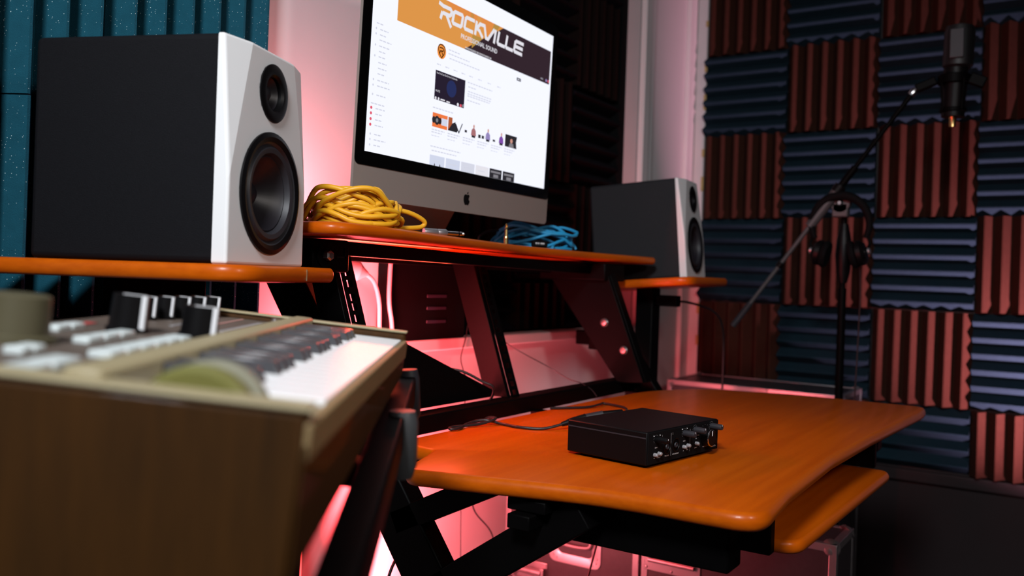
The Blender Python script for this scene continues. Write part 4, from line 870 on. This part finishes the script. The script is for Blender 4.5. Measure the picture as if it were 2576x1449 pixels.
for i in range(NW-1):
    if i % 7 in (0, 1, 3, 4, 5):
        x = kx0+(i+1)*kw
        p = [(x-0.0055, 0.047, -0.002), (x+0.0055, 0.047, -0.002), (x+0.0055, 0.101, -0.002), (x-0.0055, 0.101, -0.002)]
        mb = MB().add(p+[(x-0.0042, 0.052, 0.007), (x+0.0042, 0.052, 0.007), (x+0.0042, 0.101, 0.007), (x-0.0042, 0.101, 0.007)], [(0,1,5,4),(1,2,6,5),(2,3,7,6),(3,0,4,7),(4,5,6,7)])
        sy(mb, 'black_key', 'key_black', bevel=0.0006)
def sknob(x, y, r, h):
    k = sy(MB().lathe([(r*1.12, 0.001), (r*1.12, 0.004), (r, 0.005), (r*0.92, h), (0, h)], (x, y, 0), (0, 0, 1), 24, True, False), 'knob', 'black_plastic')
    sy(MB().box((x-r*0.09-r*0.5, y-r*1.06, 0.004), (x+r*0.09-r*0.5, y-r*0.80, h+0.0004)), 'pointer', 'print_white', k)
    sy(MB().box((x-r*0.09-r*0.5, y-r*0.95, h), (x+r*0.09-r*0.5, y+r*0.2, h+0.0005)), 'pointer', 'print_white', k)
sknob(0.280, 0.196, 0.0145, 0.030); sknob(0.300, 0.147, 0.0145, 0.026)
for i in range(5): sknob(0.395+i*0.028, 0.225-i*0.006, 0.0085, 0.022)
sy(MB().lathe([(0.024, 0.001), (0.024, 0.005), (0.019, 0.006), (0.018, 0.030), (0.016, 0.031), (0, 0.031)], (0.150, 0.214, 0), (0, 0, 1), 32, True, False), 'program_dial', 'synth_dial')
for (x0, x1, y, w) in ((0.115, 0.262, 0.147, 0.015), (0.018, 0.085, 0.150, 0.016), (0.172, 0.252, 0.184, 0.012), (0.22, 0.265, 0.226, 0.010), (0.09, 0.12, 0.185, 0.012)):
    n = max(2, int((x1-x0)/0.024)); s_ = (x1-x0)/n
    for i in range(n): sy(MB().box((x0+i*s_+0.0012, y-w/2, 0.0), (x0+(i+1)*s_-0.0012, y+w/2, 0.0055)), 'panel_button', 'synth_button', bevel=0.0015)
for (x0, x1, y0, y1, mt) in ((0.33, 0.52, 0.128, 0.130, 'pink_print'), (0.33, 0.52, 0.170, 0.172, 'pink_print'), (0.26, 0.31, 0.232, 0.240, 'red_print'), (0.36, 0.50, 0.145, 0.150, 'print_grey'), (0.36, 0.50, 0.188, 0.192, 'print_grey')):
    sy(MB().box((x0, y0, 0.001), (x1, y1, 0.0016)), 'panel_print', mt)
sy(MB().lathe([(0.005, 0), (0.005, 0.006), (0.003, 0.006)], (0.511, 0.135, 0.001), (0, 0, 1), 14, True, True), 'jack_socket', 'chrome')
# keyboard stand
ks = empty('keyboard_stand', (0.5, 0.5, 0)); tag(ks, 'black tilted keyboard stand holding up the synthesizer', 'keyboard stand')
def kp(x, y, z): return MK @ V((x, y, z))
MB().bar(kp(0.60, -0.002, -0.054), kp(-0.05, -0.020, -0.118), 0.026, 0.030).build('support_arm', 'black_metal', ks, bevel=0.003)
MB().bar(kp(0.60, 0.18, -0.058), kp(-0.05, 0.18, -0.128), 0.026, 0.026).build('support_arm', 'black_metal', ks, bevel=0.003)
MB().bar(kp(0.545, 0.0, -0.062), kp(0.535, 0.19, -0.064), 0.03, 0.02).build('cross_arm', 'black_metal', ks, bevel=0.003)
MB().bar(kp(0.30, 0.0, -0.092), kp(0.30, 0.19, -0.096), 0.03, 0.02).build('cross_arm', 'black_metal', ks, bevel=0.003)
MB().lathe([(0.012, 0), (0.015, 0.01), (0.015, 0.05), (0.011, 0.062)], kp(0.40, -0.016, -0.055), (0, 0, -1), 18).build('clamp_grip', 'stand_grey', ks)
MB().lathe([(0.011, 0), (0.013, 0.01), (0.013, 0.05), (0.009, 0.058)], kp(0.568, -0.004, -0.036), (0.05, -0.05, -1), 18).build('clamp_grip', 'rubber', ks)
q = kp(0.30, 0.10, -0.09); MB().bar(q, (q.x+0.06, q.y+0.05, 0.0), 0.05, 0.05, up=(1, 0, 0)).build('post', 'black_metal', ks, bevel=0.004)
MB().box((q.x-0.22, q.y+0.02, 0.0), (q.x+0.32, q.y+0.08, 0.03)).build('foot', 'black_metal', ks, bevel=0.006)

# ------------------------------------------------------------------ red light bar behind the desk
lb = empty('red_light_bar', (1.2, 1.13, 0)); tag(lb, 'red LED light bar standing behind the desk against the wall', 'lamp')
MB().box((1.135, 1.195, 0.28), (1.155, 1.210, 0.82)).build('light_housing', 'black_plastic', lb, bevel=0.003)
MB().cyl((1.145, 1.19, 0.0), (1.145, 1.19, 0.30), 0.008, 10).build('light_stem', 'black_metal', lb)
MB().lathe([(0.06, 0), (0.06, 0.008), (0.01, 0.012)], (1.145, 1.16, 0), (0, 0, 1), 20).build('light_base', 'black_metal', lb)
MB().box((1.156, 1.197, 0.30), (1.159, 1.208, 0.80)).build('light_strip', 'led_red', lb)

ls = empty('red_led_strip', (1.04, 1.15, shz(1.04))); tag(ls, 'short red LED strip on the shelf behind the near speaker', 'lamp')
MB().box((0.93, 1.142, shz(1.04)), (1.15, 1.158, shz(1.04)+0.006)).build('strip_channel', 'black_plastic', ls, bevel=0.001)
MB().box((0.935, 1.145, shz(1.04)+0.006), (1.145, 1.155, shz(1.04)+0.009)).build('diffuser', 'led_red', ls)

us = empty('under_shelf_led_strip', (1.22, 1.085, 1.05)); tag(us, 'red LED strip fixed under the monitor shelf above the left rack bay', 'lamp')
MB().box((1.04, 1.080, 1.056), (1.40, 1.092, 1.064)).build('strip_channel', 'black_plastic', us, bevel=0.001)
MB().box((1.045, 1.082, 1.054), (1.395, 1.090, 1.056)).build('diffuser', 'led_red', us)
